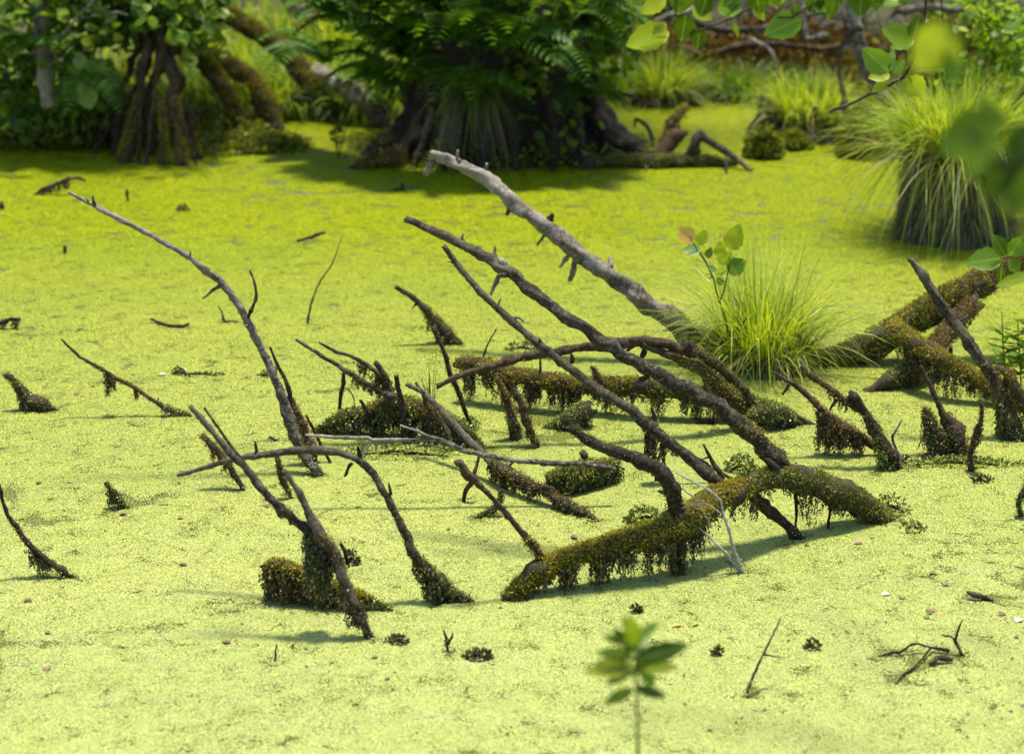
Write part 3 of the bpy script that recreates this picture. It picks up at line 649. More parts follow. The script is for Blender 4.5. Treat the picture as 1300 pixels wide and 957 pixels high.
mbg = MB(); blades(mbg, at(548, 510, GY(560)), 14, .17, .10, .02, .006); 
o = put('grass_sprout', mbg, 'sedge', None, smooth=False, loc=at(548, 510, GY(560))); tag(o, 'few thin green grass blades sprouting from the humped weed-covered log', 'grass')
deadwood('dead_branch', 'pale-topped branch sloping down between mounds to a weed-hung dark foot', 'branch',
  [('stem', [(757, 661, 4, 661), (738, 648, 8, 655), (715, 635, 8.5, 648), (680, 615, 8, 636), (640, 597, 8.5, 620), (612, 575, 7.5, 606), (590, 553, 6.5, 596), (570, 530, 6.5, 588), (550, 510, 5.5, 580), (533, 496, 5, 575), (516, 488, 3.5, 572)], 'bark_grey'),
   ('twig', [(590, 636, 4, 637), (593, 622, 4.5, 637), (600, 610, 5, 637), (606, 590, 3, 634), (609, 575, 2.5, 632)], 'bark_brown')],
  mosses=[(0, 'moss_brown', dict(n=2400, size=.010, t0=0, t1=.52, up=.2)), (0, 'moss_gold', dict(n=900, size=.009, t0=.2, t1=.5, up=.9))],
  fringes=[(0, 'weed_dark', dict(clusters=6, t0=.03, t1=.2, reach=(.7, 1.0), nstr=(6, 13), wid=.012)), (0, 'weed_brown', dict(clusters=10, t0=.25, t1=.52, reach=(.5, 1.0), nstr=(4, 12), wid=.015))], group=G_)
deadwood('dead_stick', 'short dark weed-clad stick curling under the pale-topped sloping branch', 'stick', [('stem', [(606, 657, 4, 657), (622, 650, 6, 656), (632, 640, 5, 655), (637, 622, 4, 654)], 'bark_dark')], mosses=[(0, 'moss_green', dict(n=3500, size=.009, up=.2))])
deadwood('dead_branch', 'long slender whitish branch lying level above the duckweed, forked twigs', 'branch',
  [('stem', [(782, 592, 5, 640), (740, 589, 4.5, 640), (700, 588, 5, 640), (660, 585, 4.5, 640), (620, 578, 4.5, 640), (590, 573, 4.5, 640), (555, 559, 4, 640), (520, 559, 4, 640), (480, 558, 3.6, 640), (435, 555, 3.2, 640), (388, 552, 2.2, 640)], 'bark_pale'),
   ('twig', [(592, 573, 4, 640), (565, 560, 3.2, 640), (540, 552, 2.8, 640), (525, 545, 2.4, 640), (508, 540, 2, 640)], 'bark_pale'), ('twig', [(484, 558, 2.5, 640), (472, 561, 2.2, 640), (464, 570, 2, 640), (458, 582, 2, 640)], 'twig_white'), ('twig', [(458, 588, 4, 640), (457, 578, 4, 640), (455, 568, 3, 640)], 'bark_dark')], sinks=(), group=G_)
deadwood('dead_stick', 'upright dark stub hanging beside the humped log, square-ended', 'stick', [('stem', [(431, 517, 3, 530), (433, 500, 4, 530), (435, 484, 3.6, 530), (437, 472, 3, 530)], 'bark_dark')], sinks=(0,))
deadwood('dead_twig', 'hooked thread-thin stem beside the upright dark stub', 'stem', [('stem', [(449, 525, 1.2, 526), (450, 510, 1.2, 526), (447, 500, 1.2, 526), (440, 492, 1, 526)], 'bark_brown')])
# stick behind with a cone of moss
deadwood('dead_stick', 'stout short stick leaning out of a green moss cone', 'stick',
  [('stem', [(583, 436, 4, 437), (565, 424, 11, 436), (550, 409, 9, 436), (535, 392, 7, 436), (520, 377, 5.5, 436), (503, 364, 4, 436)], 'bark_brown')],
  mosses=[(0, 'moss_green', dict(n=4500, size=.010, t0=0, t1=.6, up=.3))], fringes=[(0, 'weed_dark', dict(clusters=8, t0=.02, t1=.38, reach=(.5, 1.), nstr=(6, 12), wid=.014)), (0, 'weed_brown', dict(clusters=3, t0=.38, t1=.55, reach=(.2, .5), nstr=(4, 8), wid=.01))])
# back mossy log, horizontal
OL = [(1006, 528, 6, 538), (970, 519, 14, 537), (930, 505, 12, 535), (870, 499, 13, 532), (820, 494, 14, 530), (770, 491, 14, 527), (720, 484, 13, 524), (680, 478, 14, 520), (640, 474, 14, 516), (608, 464, 14, 512), (582, 460, 10, 508)]
deadwood('fallen_log', 'level mossy log bearing a shaggy rust fringe, behind the tall bare limbs', 'log',
  [('trunk', OL, 'bark_mossy'), ('spike', [(782, 505, 10, 527), (770, 488, 9, 527), (758, 475, 6, 527), (751, 465, 2, 527)], 'bark_brown'), ('twig', [(610, 465, 2, 508), (618, 440, 1.6, 508), (630, 418, 1.2, 508)], 'bark_brown'), ('twig', [(684, 505, 3, 521), (686, 480, 3, 521), (686, 455, 1.5, 521)], 'bark_dark')],
  mosses=[(0, 'moss_gold', dict(n=4200, size=.012, t0=.45, t1=1, up=.6, thick=1.1, fuzz=.45)), (0, 'moss_green', dict(n=4200, size=.012, t0=0, t1=.55, up=.4, thick=1.1, fuzz=.45)), (0, 'moss_brown', dict(n=2500, size=.012, t0=.4, t1=1, up=-.3)), (1, 'moss_brown', dict(n=3000, size=.010, up=0))],
  fringes=[(0, 'weed_brown', dict(clusters=15, t0=.5, t1=1, reach=(.3, 1.), nstr=(5, 15), wid=.018)), (0, 'weed_dark', dict(clusters=16, t0=.03, t1=.75, reach=(.5, 1.05), nstr=(6, 14), wid=.02))])
deadwood('dead_branch', 'smooth brown branch arching over the level mossy log', 'branch',
  [('stem', [(962, 527, 11, 536), (955, 510, 10, 540), (935, 485, 10, 543), (905, 461, 9, 547), (865, 443, 9, 550), (820, 434, 8.5, 553), (760, 437, 8, 556), (705, 447, 7, 558), (650, 456, 7.5, 560), (615, 467, 6.5, 562), (585, 478, 6, 563), (555, 491, 5, 564)], 'bark_brown'),
   ('limb', [(950, 525, 9, 542), (930, 503, 11, 545), (900, 477, 11, 548), (862, 456, 9, 551), (815, 438, 6, 554)], 'bark_mossy'), ('stub', [(818, 446, 6, 553), (815, 452, 5, 553), (813, 458, 3, 553)], 'bark_dark'), ('stub', [(868, 440, 10, 550), (880, 442, 9, 548), (888, 448, 7, 546)], 'bark_dark')],
  mosses=[(0, 'moss_green', dict(n=1700, size=.010, t0=0, t1=.3, up=.4)), (1, 'moss_gold', dict(n=3400, size=.010, t0=0, t1=.75, up=.5))],
  fringes=[(1, 'weed_brown', dict(clusters=9, t0=0, t1=.5, reach=(.2, .7), nstr=(4, 10), wid=.012))], group=G_, sinks=(0, 1))
deadwood('mossy_stump', 'dark-green weed hump beside the foot of the brown arching branch', 'stump', [('stem', [(1008, 534, 5, 540), (985, 524, 14, 542), (960, 527, 14, 544), (945, 534, 6, 545)], 'bark_mossy')], mosses=[(0, 'weed_green', dict(n=7500, size=.012, up=.4))], fringes=[(0, 'weed_dark', dict(clusters=10, reach=(.7, 1.05), nstr=(8, 14), wid=.02))])
deadwood('mossy_stump', 'twin tapering mossy stubs close together, clear of the level log', 'stump',
  [('stem', [(656, 556, 10, 556), (648, 530, 8, 556), (640, 505, 6, 556), (631, 478, 3.5, 556)], 'bark_brown'), ('stem', [(684, 567, 3, 568), (672, 540, 8, 566), (662, 517, 7, 565), (652, 494, 4, 564)], 'bark_brown')],
  mosses=[(0, 'moss_brown', dict(n=3500, size=.009, up=.1)), (0, 'weed_green', dict(n=2500, size=.010, t0=0, t1=.5, up=.1)), (1, 'moss_brown', dict(n=3500, size=.009, up=.1))], fringes=[(1, 'weed_dark', dict(clusters=4, t0=.05, t1=.4, reach=(.4, .9), nstr=(4, 8), wid=.008))], sinks=(0, 1))
deadwood('mossy_stump', 'weedy lump sloping into duckweed behind the stout limb, below the spike', 'stump', [('stem', [(692, 543, 4, 544), (715, 535, 10, 544), (735, 524, 16, 543), (748, 518, 16, 542)], 'bark_mossy')], mosses=[(0, 'weed_green', dict(n=7000, size=.011, up=.4))], fringes=[(0, 'weed_dark', dict(clusters=8, t0=.2, reach=(.7, 1.05), nstr=(8, 14), wid=.014))])
deadwood('mossy_stump', 'broad block of dark weed under the end of the whitish branch', 'stump',
  [('stem', [(694, 607, 10, 628), (720, 600, 18, 625), (750, 594, 18, 618), (784, 592, 12, 609)], 'bark_mossy'), ('stub', [(752, 592, 8, 616), (745, 580, 8, 617), (738, 574, 5, 617)], 'bark_brown')], mosses=[(0, 'weed_green', dict(n=7500, size=.012, up=.3)), (0, 'moss_gold', dict(n=2600, size=.010, up=.9))], fringes=[(0, 'weed_dark', dict(clusters=18, reach=(.8, 1.05), nstr=(10, 16), wid=.018, spread=.022))], sinks=())
deadwood('mossy_stump', 'scraps of brown weed draped on a snag behind the second limb', 'stump', [('stem', [(862, 568, 3, 612), (845, 558, 8, 612), (828, 548, 8, 612), (819, 540, 5, 612)], 'bark_brown')], fringes=[(0, 'weed_brown', dict(clusters=7, reach=(.2, .75), nstr=(4, 10), wid=.012))], mosses=[(0, 'moss_brown', dict(n=3000, size=.01, up=.2))], sinks=(0,))
deadwood('dead_stick', 'slim forked twig standing where the second limb meets the log', 'twig', [('stem', [(917, 612, 6, 640), (910, 595, 5, 640), (902, 580, 3, 640), (893, 564, 2, 640)], 'bark_brown'), ('twig', [(902, 580, 2, 640), (896, 582, 1.6, 640), (890, 584, 1.2, 640)], 'bark_brown')])
deadwood('dead_stick', 'tiny dark spike with weed poking up under the tall limb', 'stick', [('stem', [(831, 548, 5, 548), (830, 535, 4, 548), (827, 518, 2, 548)], 'bark_dark')], mosses=[(0, 'weed_green', dict(n=3000, size=.009, t0=0, t1=.5, up=.2))])
deadwood('dead_stick', 'sodden dark stub floating flat by the green weed hump', 'stick', [('stem', [(905, 536, 5, 538), (893, 535, 5, 537), (882, 537, 2, 538)], 'bark_dark')], sinks=())
# upper long branch from the tussock
deadwood('dead_branch', 'longest stout branch slanting up from the grass tussock, broken stubs along it', 'branch',
  [('stem', [(950, 462, 14, 468), (925, 448, 17, 464), (895, 432, 17, 462), (865, 414, 15, 460), (820, 383, 15, 456), (770, 348, 14, 452), (730, 317, 14, 448), (692, 286, 13, 444), (650, 255, 12, 440), (615, 226, 11, 436), (580, 208, 10, 433), (548, 196, 9, 431)], 'bark_pale'),
   ('stub', [(556, 202, 6, 432), (548, 210, 6, 432), (541, 221, 4.5, 432)], 'bark_pale'), ('stub', [(648, 258, 6, 440), (646, 266, 4, 440), (643, 272, 3, 440)], 'bark_grey'), ('stub', [(697, 292, 4, 444), (690, 302, 2.6, 444), (682, 311, 2.2, 444)], 'bark_grey'), ('stub', [(732, 316, 6, 448), (729, 332, 5, 448), (724, 356, 4.5, 448)], 'bark_pale'),
   ('stub', [(788, 352, 4, 452), (793, 368, 4, 453), (798, 378, 3, 453)], 'bark_pale'), ('stub', [(699, 283, 7, 444), (699, 276, 5, 444), (700, 272, 3, 444)], 'bark_dark')],
  mosses=[(0, 'moss_green', dict(n=2300, size=.011, t0=0, t1=.27, up=.8))], group=G_)
# right: mossy trunk, orange limb, stick
SR = [(1010, 462, 9, 464), (1050, 455, 14, 463), (1095, 441, 21, 462), (1140, 420, 24, 460), (1180, 400, 25, 458), (1225, 375, 24, 455), (1265, 353, 23, 452), (1310, 330, 24, 449), (1370, 300, 25, 444), (1480, 245, 26, 436), (1640, 165, 27, 424), (1850, 70, 26, 405)]
SO = [(1300, 512, 12, 520), (1270, 497, 15, 516), (1240, 481, 14, 512), (1210, 462, 13, 508), (1180, 446, 12, 500), (1150, 425, 11, 488), (1135, 412, 10, 475)]
deadwood('fallen_log', 'mossy fallen trunk sloping out of the grass tussock toward the leafy twig', 'log',
  [('trunk', SR, 'bark_mossy'), ('limb', SO, 'bark_mossy'), ('limb', [(1118, 486, 10, 494), (1150, 470, 16, 490), (1180, 447, 15, 480), (1205, 420, 14, 470), (1235, 385, 14, 460)], 'bark_mossy'), ('stub', [(1207, 455, 4, 500), (1208, 446, 4, 500), (1207, 440, 3, 500)], 'bark_brown')],
  mosses=[(0, 'moss_green', dict(n=3300, size=.013, t0=0, t1=.24, up=.5)), (0, 'moss_gold', dict(n=2600, size=.013, t0=.14, t1=.6, up=.8, fuzz=.4)), (0, 'moss_brown', dict(n=2400, size=.013, t0=.12, t1=.5, up=.3)), (1, 'moss_gold', dict(n=5600, size=.011, up=.5, fuzz=.4)), (1, 'moss_brown', dict(n=2200, size=.011, up=-.3)), (2, 'moss_brown', dict(n=4600, size=.012, t0=.2, up=.3)), (2, 'weed_green', dict(n=5500, size=.012, t0=0, t1=.5, up=.3))],
  fringes=[(1, 'weed_brown', dict(clusters=15, t0=.08, t1=.8, reach=(.3, .95), nstr=(5, 12), wid=.014)), (2, 'weed_dark', dict(clusters=9, t0=.02, t1=.45, reach=(.6, 1.0), nstr=(8, 14), wid=.02)), (0, 'weed_dark', dict(clusters=9, t0=.02, t1=.16, reach=(.4, 1.0), nstr=(5, 10), wid=.02))], sinks=(0, 2))
deadwood('dead_branch', 'straight grey branch crossing in front of the mossy fallen trunk', 'branch',
  [('stem', [(1291, 557, 19, 558), (1284, 528, 18, 556), (1272, 500, 13, 554), (1252, 466, 10.5, 552), (1225, 428, 9.5, 549), (1195, 388, 8.5, 546), (1172, 352, 7, 544), (1155, 329, 4.5, 543)], 'bark_grey'), ('limb', [(1320, 540, 14, 556), (1300, 505, 12, 554), (1285, 480, 10, 553), (1268, 468, 8, 552)], 'bark_mossy')],
  mosses=[(0, 'moss_brown', dict(n=3000, size=.011, t0=0, t1=.42, up=.2)), (0, 'weed_green', dict(n=2600, size=.011, t0=0, t1=.25, up=.1)), (1, 'moss_brown', dict(n=3800, size=.012, up=.3))], fringes=[(0, 'weed_dark', dict(clusters=8, t0=0, t1=.25, reach=(.7, 1), nstr=(7, 13), wid=.02))], group=G_, sinks=(0, 1))
# right middle sticks
deadwood('dead_branch', 'thin branch with a pale peeled tip and a ragged brown weed skirt', 'branch',
  [('stem', [(1098, 556, 8, 578), (1082, 545, 10, 578), (1065, 538, 10, 578), (1045, 522, 7, 577), (1020, 498, 5, 576), (998, 482, 3.6, 575), (980, 471, 1.6, 574)], 'bark_brown'), ('twig', [(1003, 488, 3, 575), (998, 495, 3, 575), (994, 501, 2, 575)], 'bark_brown')],
  mosses=[(0, 'moss_brown', dict(n=4200, size=.009, t0=0, t1=.6, up=.2))], fringes=[(0, 'weed_brown', dict(clusters=13, t0=.02, t1=.48, reach=(.4, 1.0), nstr=(6, 13), wid=.011))], group=G_)
deadwood('dead_branch', 'thick mossy stub leaning, thin brown branch propped against its broken top', 'branch',
  [('stem', [(1140, 594, 9, 594), (1125, 572, 14, 594), (1112, 548, 12, 593), (1100, 525, 9, 592), (1088, 507, 8, 591), (1079, 500, 6, 590)], 'bark_dark'), ('limb', [(1093, 524, 6, 590), (1072, 510, 6, 589), (1055, 494, 5.5, 588), (1035, 480, 5.5, 587), (1017, 465, 4, 586)], 'bark_brown'), ('twig', [(1062, 508, 3, 589), (1057, 514, 3, 589), (1054, 519, 2, 589)], 'bark_dark')],
  mosses=[(0, 'moss_green', dict(n=2600, size=.010, t0=0, t1=.75, up=.3)), (1, 'moss_brown', dict(n=2200, size=.008, up=.1))], fringes=[(0, 'weed_green', dict(clusters=6, t0=.05, t1=.4, reach=(.6, 1.), nstr=(6, 12), wid=.02)), (1, 'weed_brown', dict(clusters=4, t0=.2, t1=.6, reach=(.05, .2), nstr=(2, 5), wid=.006))], group=G_)
deadwood('dead_twig', 'short crooked twig with a pale tip beside the thick mossy stub', 'stem', [('stem', [(1142, 578, 4, 586), (1136, 562, 3, 586), (1134, 553, 3, 586), (1140, 542, 2.4, 586), (1145, 532, 2, 586)], 'bark_pale')])
deadwood('mossy_stump', 'two-horned stump in a broad pyramid of weed, slim stem rising from it', 'stump',
  [('stem', [(1228, 574, 8, 575), (1215, 555, 17, 575), (1204, 540, 12, 574), (1195, 525, 6, 573), (1185, 500, 4, 572), (1177, 482, 3.4, 571), (1169, 465, 2.6, 570)], 'bark_brown'), ('horn', [(1198, 572, 14, 578), (1186, 548, 11, 578), (1178, 528, 8, 577), (1174, 517, 4, 577)], 'bark_brown')],
  mosses=[(0, 'moss_brown', dict(n=4200, size=.010, t0=0, t1=.5, up=.1)), (1, 'weed_green', dict(n=4500, size=.011, up=.1)), (1, 'moss_brown', dict(n=2500, size=.009, t0=.3, up=.2))], fringes=[(0, 'weed_dark', dict(clusters=12, t0=0, t1=.45, reach=(.7, 1.05), nstr=(9, 15), wid=.018, spread=.02)), (1, 'weed_dark', dict(clusters=5, reach=(.6, 1.), nstr=(6, 12), wid=.015))], sinks=(0, 1))
deadwood('dead_twig', 'curved ribbon of weed-hung twig at the end of a floating weed line', 'stem', [('stem', [(1234, 598, 6, 598), (1232, 580, 5, 598), (1238, 555, 4.5, 598), (1246, 535, 4, 598), (1247, 520, 3, 598), (1243, 508, 1.5, 598)], 'bark_brown')], mosses=[(0, 'moss_brown', dict(n=2500, size=.009, up=.1))], fringes=[(0, 'weed_brown', dict(clusters=5, t0=.3, t1=.75, reach=(.15, .5), nstr=(3, 7), wid=.008))])
deadwood('dead_stick', 'stub of dark wood with weed at the pond edge near leaf litter', 'stick', [('stem', [(1297, 655, 4, 655), (1292, 638, 5, 655), (1300, 618, 6, 655), (1310, 600, 5, 655)], 'bark_dark')], mosses=[(0, 'weed_green', dict(n=2500, size=.01, up=.2))])

# floating clumps of weed
def clump(px, py, w, h, label, n=160, mat='weed_green', size=.011, dep=.6, name='weed_clump'):
    c = gnd(px, py); s = ppm(c); r = thing(name, c, label, 'weed clump', 'clumps of weed floating on the duckweed')
    mb = MB(); tufts(mb, c, (w/s/2, w/s/2*dep, h/s), n, size); put('leaves', mb, mat, r, smooth=False, kind='stuff')
    mb = MB(); tube(mb, np.array([[c[0]-w/s*.35, c[1], .002, .004], [c[0], c[1]+.01, h/s*.35, .006], [c[0]+w/s*.38, c[1]-.01, .003, .003]]), sides=6); put('stem', mb, 'bark_dark', r)
clump(940, 598, 36, 20, 'round bushy weed clump behind the mossy log', 420)
clump(820, 664, 50, 20, 'bright weed clump lying behind the mossy log and stout limb', 420)
clump(1130, 650, 46, 22, 'weed clump trailing off the thick end of the mossy log', 300)
clump(1160, 672, 26, 7, 'narrow weed tail drifting past the end of the mossy log', 120, dep=1.6)
clump(607, 836, 32, 11, 'flat dark clump of weed in open duckweed, two-humped', 220, 'weed_dark')
clump(505, 816, 26, 9, 'dark weed scrap with a knobbed end near the leaning branch foot', 120, 'weed_dark')
clump(1218, 590, 130, 9, 'long low line of weed in front of the two-horned stump', 620, 'weed_green', dep=.25)
clump(1245, 612, 26, 8, 'small dark weed scrap in front of the long weed line', 110, 'weed_dark')
clump(1140, 585, 36, 6, 'thin weed mat joining the mossy stub and weed line', 130, 'weed_dark')
clump(505, 578, 150, 11, 'flat weed skirt spread before the humped log', 640, 'weed_green', dep=.3)
clump(595, 545, 22, 14, 'little weed tuft between humped log and twin stubs', 160)
clump(337, 479, 14, 9, 'tiny weed tuft behind the tall bleached branch', 80)
clump(226, 475, 14, 9, 'tiny dark weed knot leading a drifting line', 80, 'weed_dark')
clump(255, 477, 60, 3, 'faint drifting line of weed scraps in open duckweed', 110, 'weed_dark', dep=.3)
clump(446, 716, 20, 18, 'small weed tuft behind the forked branch', 130, 'weed_dark')
clump(232, 268, 16, 9, 'dark moss lump on sunlit duckweed before the alder roots', 110, 'weed_dark')
clump(625, 242, 30, 9, 'dark weed scrap on the shaded duckweed by the root flare', 140, 'weed_dark')
clump(808, 778, 12, 10, 'tiny weed knob in front of the mossy log', 70, 'weed_dark')
clump(910, 832, 10, 10, 'tiny dark weed knob beyond the blurred shoot', 60, 'weed_dark')
clump(1031, 824, 18, 12, 'dark curled weed scrap near the brittle twigs', 80, 'weed_dark')
clump(690, 452, 30, 10, 'weed scrap behind the level log', 130, 'weed_green')
clump(662, 444, 40, 8, 'dark weed scrap floating behind the brown arching branch', 130, 'weed_dark')

# little sticks and twigs on the near water
def stick(pts, label, mat='bark_dark', name='dead_twig', cat='twig', sinks=(0,), more=()):
    return deadwood(name, label, cat, [('stem', pts, mat)] + [('twig', q, mat) for q in more], sinks=sinks)
stick([(568, 826, 3, 826), (566, 812, 4, 826), (563, 800, 2, 826)], 'tiny forked twig sticking up from open duckweed', more=[[(568, 818, 3, 826), (573, 808, 2.4, 826), (574, 803, 1.4, 826)]])
stick([(349, 838, 2, 838), (350, 828, 2, 838), (351, 818, 2, 838)], 'tiny upright peg in front of the rusty mossy stump')
stick([(371, 824, 1.2, 824), (372, 818, 1.2, 824)], 'thread of twig beside the tiny upright peg')
stick([(948, 885, 2.4, 886), (955, 860, 2.6, 880), (972, 824, 2.4, 872), (984, 800, 1.8, 866), (991, 783, 1.2, 862)], 'slender bare twig curving up beyond the blurred shoot', 'bark_grey', more=[[(968, 830, 2, 872), (980, 832, 1.4, 872), (992, 834, 1, 872)]])
stick([(1122, 832, 3, 833), (1142, 827, 3, 832), (1162, 817, 2, 829), (1185, 822, 2.4, 828), (1205, 826, 3, 829)], 'wiry dark twig sprawled on the leaf litter patch', more=[[(1182, 822, 2, 829), (1165, 842, 2, 846), (1145, 858, 2.6, 860), (1138, 868, 1.4, 868)]])
stick([(1221, 832, 3, 832), (1214, 816, 3, 830), (1208, 808, 2, 829), (1195, 806, 1.2, 828)], 'small three-pronged twig rising by the sprawled wiry twig', more=[[(1212, 812, 2.4, 830), (1216, 798, 2, 830), (1222, 786, 1.2, 830)]])
stick([(500, 243, 3, 243), (510, 238, 4, 243), (511, 233, 3, 243)], 'small dark post in the duckweed before the root flare', name='dead_stick')
stick([(163, 256, 2, 256), (162, 248, 3, 256), (161, 240, 2, 256)], 'small dark peg on sunlit duckweed beneath the alder roots', name='dead_stick')
stick([(82, 322, 4, 322), (82, 316, 4, 322), (82, 312, 2, 322)], 'small dark peg in open duckweed under the bleached tip', name='dead_stick')
stick([(4, 266, 4, 266), (3, 260, 4, 266), (2, 256, 2, 266)], 'small dark peg at the edge of the sunlit duckweed', name='dead_stick')
stick([(286, 409, 2, 409), (282, 398, 1.4, 409), (277, 389, 1, 409)], 'thin little twig beside the bleached branch', more=[[(286, 408, 1.5, 409), (295, 408, 1.2, 410), (303, 409, 1, 410)]])
stick([(725, 462, 4, 462), (727, 455, 4, 462), (725, 449, 2, 462)], 'small pointed stub framed by the two tall limbs', name='dead_stick')
stick([(352, 560, 2, 560), (344, 556, 2.4, 560), (341, 556, 1.4, 559)], 'sliver of dark wood floating beside the twin stem', sinks=())
stick([(1210, 838, 4, 842), (1192, 836, 5, 842), (1180, 842, 3, 845)], 'rotten chip of wood amid the leaf litter patch', 'bark_brown', sinks=())
stick([(1262, 762, 4, 764), (1240, 756, 6, 762), (1228, 752, 3, 760)], 'grey rotten chip of wood floating by fallen leaves', 'bark_grey', sinks=())

# fallen leaves floating
MARKS = [(1090, 665, 'off the thick end of the mossy log'), (870, 795, 'beyond the blurred shoot'), (570, 680, 'between arched branch and mossy log'), (60, 620, 'behind the thin branch at the pond edge'), (110, 500, 'by the hooked weedy stump'), (720, 690, 'close behind the mossy log'), (1020, 700, 'in the shade of the mossy log'), (480, 840, 'in front of the leaning forked branch foot'),
         (900, 545, 'by the green weed hump'), (842, 380, 'behind the longest stout branch'), (1045, 595, 'behind the thick end of the mossy log'), (1190, 740, 'on the thin duckweed toward the leaf litter patch'), (1180, 785, 'among the leaf litter patch twigs'), (990, 350, 'behind the bright grass tussock'), (1120, 350, 'beyond the straight grey branch'), (340, 640, 'under the arched branch'), (190, 335, 'beneath the bleached branch tip'),
         (60, 830, 'in open duckweed before the thin edge branch'), (290, 815, 'in open duckweed before the rusty stump'), (235, 660, 'in open duckweed beside the short weedy spike'), (1280, 790, 'by the grey rotten chip'), (230, 600, 'under the pale tip of the arched branch'), (668, 777, 'before the left end of the mossy log'), (60, 420, 'in open duckweed behind the hooked stump'), (310, 335, 'beside the thin crooked twig on the bleached branch'), (495, 350, 'behind the stout stick in its moss cone'), (210, 477, 'along the drifting weed line'), (50, 315, 'near the small peg in open duckweed')]
FALL = {'leaf_yellow': ('yellow fallen leaf floating on the duckweed', [(865, 795), (1085, 663), (880, 796), (1100, 664)]),
        'leaf_brownfall': ('brown fallen leaf floating on the duckweed', [(571, 672), (52, 615), (120, 491), (725, 682), (1022, 692), (480, 835), (903, 546), (842, 380), (1042, 592), (1175, 776), (988, 352), (1112, 338), (342, 644), (495, 862), (185, 338), (64, 806), (293, 818), (30, 765), (235, 720), (1275, 780), (1205, 745), (1290, 812), (230, 600), (160, 655)]),
        'leaf_redfall': ('reddish fallen leaf floating on the duckweed', [(1094, 690), (1195, 710), (60, 848), (98, 500), (1145, 762), (1150, 375), (232, 660)]),
        'leaf_greenfall': ('green fallen leaf floating on the duckweed', [(1180, 728), (1182, 779), (1176, 787), (98, 419), (40, 429), (312, 330), (160, 628)]),
        'leaf_whitefall': ('whitish scrap of leaf floating on the duckweed', [(1128, 755), (1295, 787), (495, 340), (52, 315), (210, 477)])}
for mat, (lab, L) in FALL.items():
    for (px, py) in L:
        near = min(MARKS, key=lambda q: (q[0]-px)**2 + 4*(q[1]-py)**2)[2]
        c = gnd(px, py) + np.array([0, 0, .006]); a = RNG.uniform(0, 6.28)
        o = leaf(None, c, (math.cos(a), math.sin(a), .04), (RNG.normal()*.12, RNG.normal()*.12, 1), RNG.uniform(.016, .03), RNG.choice(['round', 'oval']), mat, 'fallen_leaf')
        lb = lab.replace('floating on the duckweed', 'floating ' + near)
        tag(o, lb, 'leaf', lb)

# ------------------------------------------------------------------ grass tussocks
def tussock(px, py, gy, label, n=700, h=.4, spread=.35, r0=.12, mat='sedge', wid=.006, stump=None, dry=120, droop=1.0, name='grass_tussock', hang=0):
    c = at(px, py, GY(gy)); base = c.copy(); base[2] = 0
    r = thing(name, base, label, 'grass')
    if stump:                                   # (bottom radius, top radius)
        mb = MB(); zt = c[2]+.04; zz = np.linspace(-.15, zt, 9)
        f = np.clip(zz/zt, 0, 1)[:, None]; rad = stump[0] + (stump[1]-stump[0])*f**.7
        tube(mb, np.c_[np.full(9, c[0]), np.full(9, c[1]), zz, rad[:, 0]*.9], sides=26, rough=.07, knots=0, step=.04, wob=0.05)
        put('peat_stool', mb, 'peat', r)
        mb = MB(); k = 6000; a = RNG.uniform(0, 6.28, k); z = RNG.uniform(0, zt, k); rr = (stump[0] + (stump[1]-stump[0])*(z/zt)**.7)*RNG.uniform(.92, 1.1, k)
        o = np.stack([np.cos(a), np.sin(a), 0*a], 1); pos = np.stack([c[0]+o[:, 0]*rr*1.02, c[1]+o[:, 1]*rr*1.02, z], 1)
        scatter(mb, BIT_V*np.array([.3, 2.6, 1]), BIT_T, pos, unit(o*.4 + rand_unit(k)*.35 + np.array([0, 0, -1])), o, RNG.uniform(.015, .05, k))
        put('dead_leaf_skirt', mb, 'sedge_dry', r, smooth=False, kind='stuff')
        k = 2600; a = RNG.uniform(0, 6.28, k); z = zt*RNG.uniform(size=k)**1.3; rr = (stump[0] + (stump[1]-stump[0])*(z/zt)**.7)*RNG.uniform(.97, 1.1, k)
        o = np.stack([np.cos(a), np.sin(a), 0*a], 1); mb = MB()
        scatter(mb, BIT_V, BIT_T, np.stack([c[0]+o[:, 0]*rr, c[1]+o[:, 1]*rr, z], 1), unit(o + rand_unit(k)*.9), rand_unit(k), RNG.uniform(.012, .034, k)); put('moss', mb, 'moss_green', r, smooth=False, kind='stuff')
    mb = MB(); blades(mb, c, n, h, spread, r0, wid, droop); put('blades', mb, mat, r, smooth=False, kind='stuff')
    if dry:
        mb = MB(); blades(mb, c + np.array([0, 0, -.02]), dry, h*.75, spread*1.25, r0*1.15, wid, droop*2.2); put('dry_blades', mb, 'sedge_dry', r, smooth=False, kind='stuff')
    if hang:
        mb = MB(); blades(mb, c, hang, h*.5, spread*1.0, r0*1.1, wid, droop*4.2, seg=8); put('hanging_blades', mb, mat, r, smooth=False, kind='stuff')
    return r
tussock(965, 452, 462, 'bright green grass tussock with a young alder shoot, on the mossy fallen trunk', 620, .50, .52, .19, 'sedge_bright', .0055, (.20, .17), 220, .9, hang=330)
tussock(1216, 205, 300, 'big sedge tussock crowning a tall peat stool', 1500, .50, .66, .24, 'sedge_bright', .008, (.27, .24), 300, 1.1, hang=420)
tussock(1025, 160, 172, 'soft green grass tussock on the far water beside the pale trunk', 900, .42, .36, .24, 'sedge_bright', .010, (.3, .25), 60, .9)
tussock(840, 128, 132, 'spiky pale grass tussock at the foot of the far bank', 420, .45, .42, .16, 'sedge_bright', .010, (.2, .16), 140, 1.0)
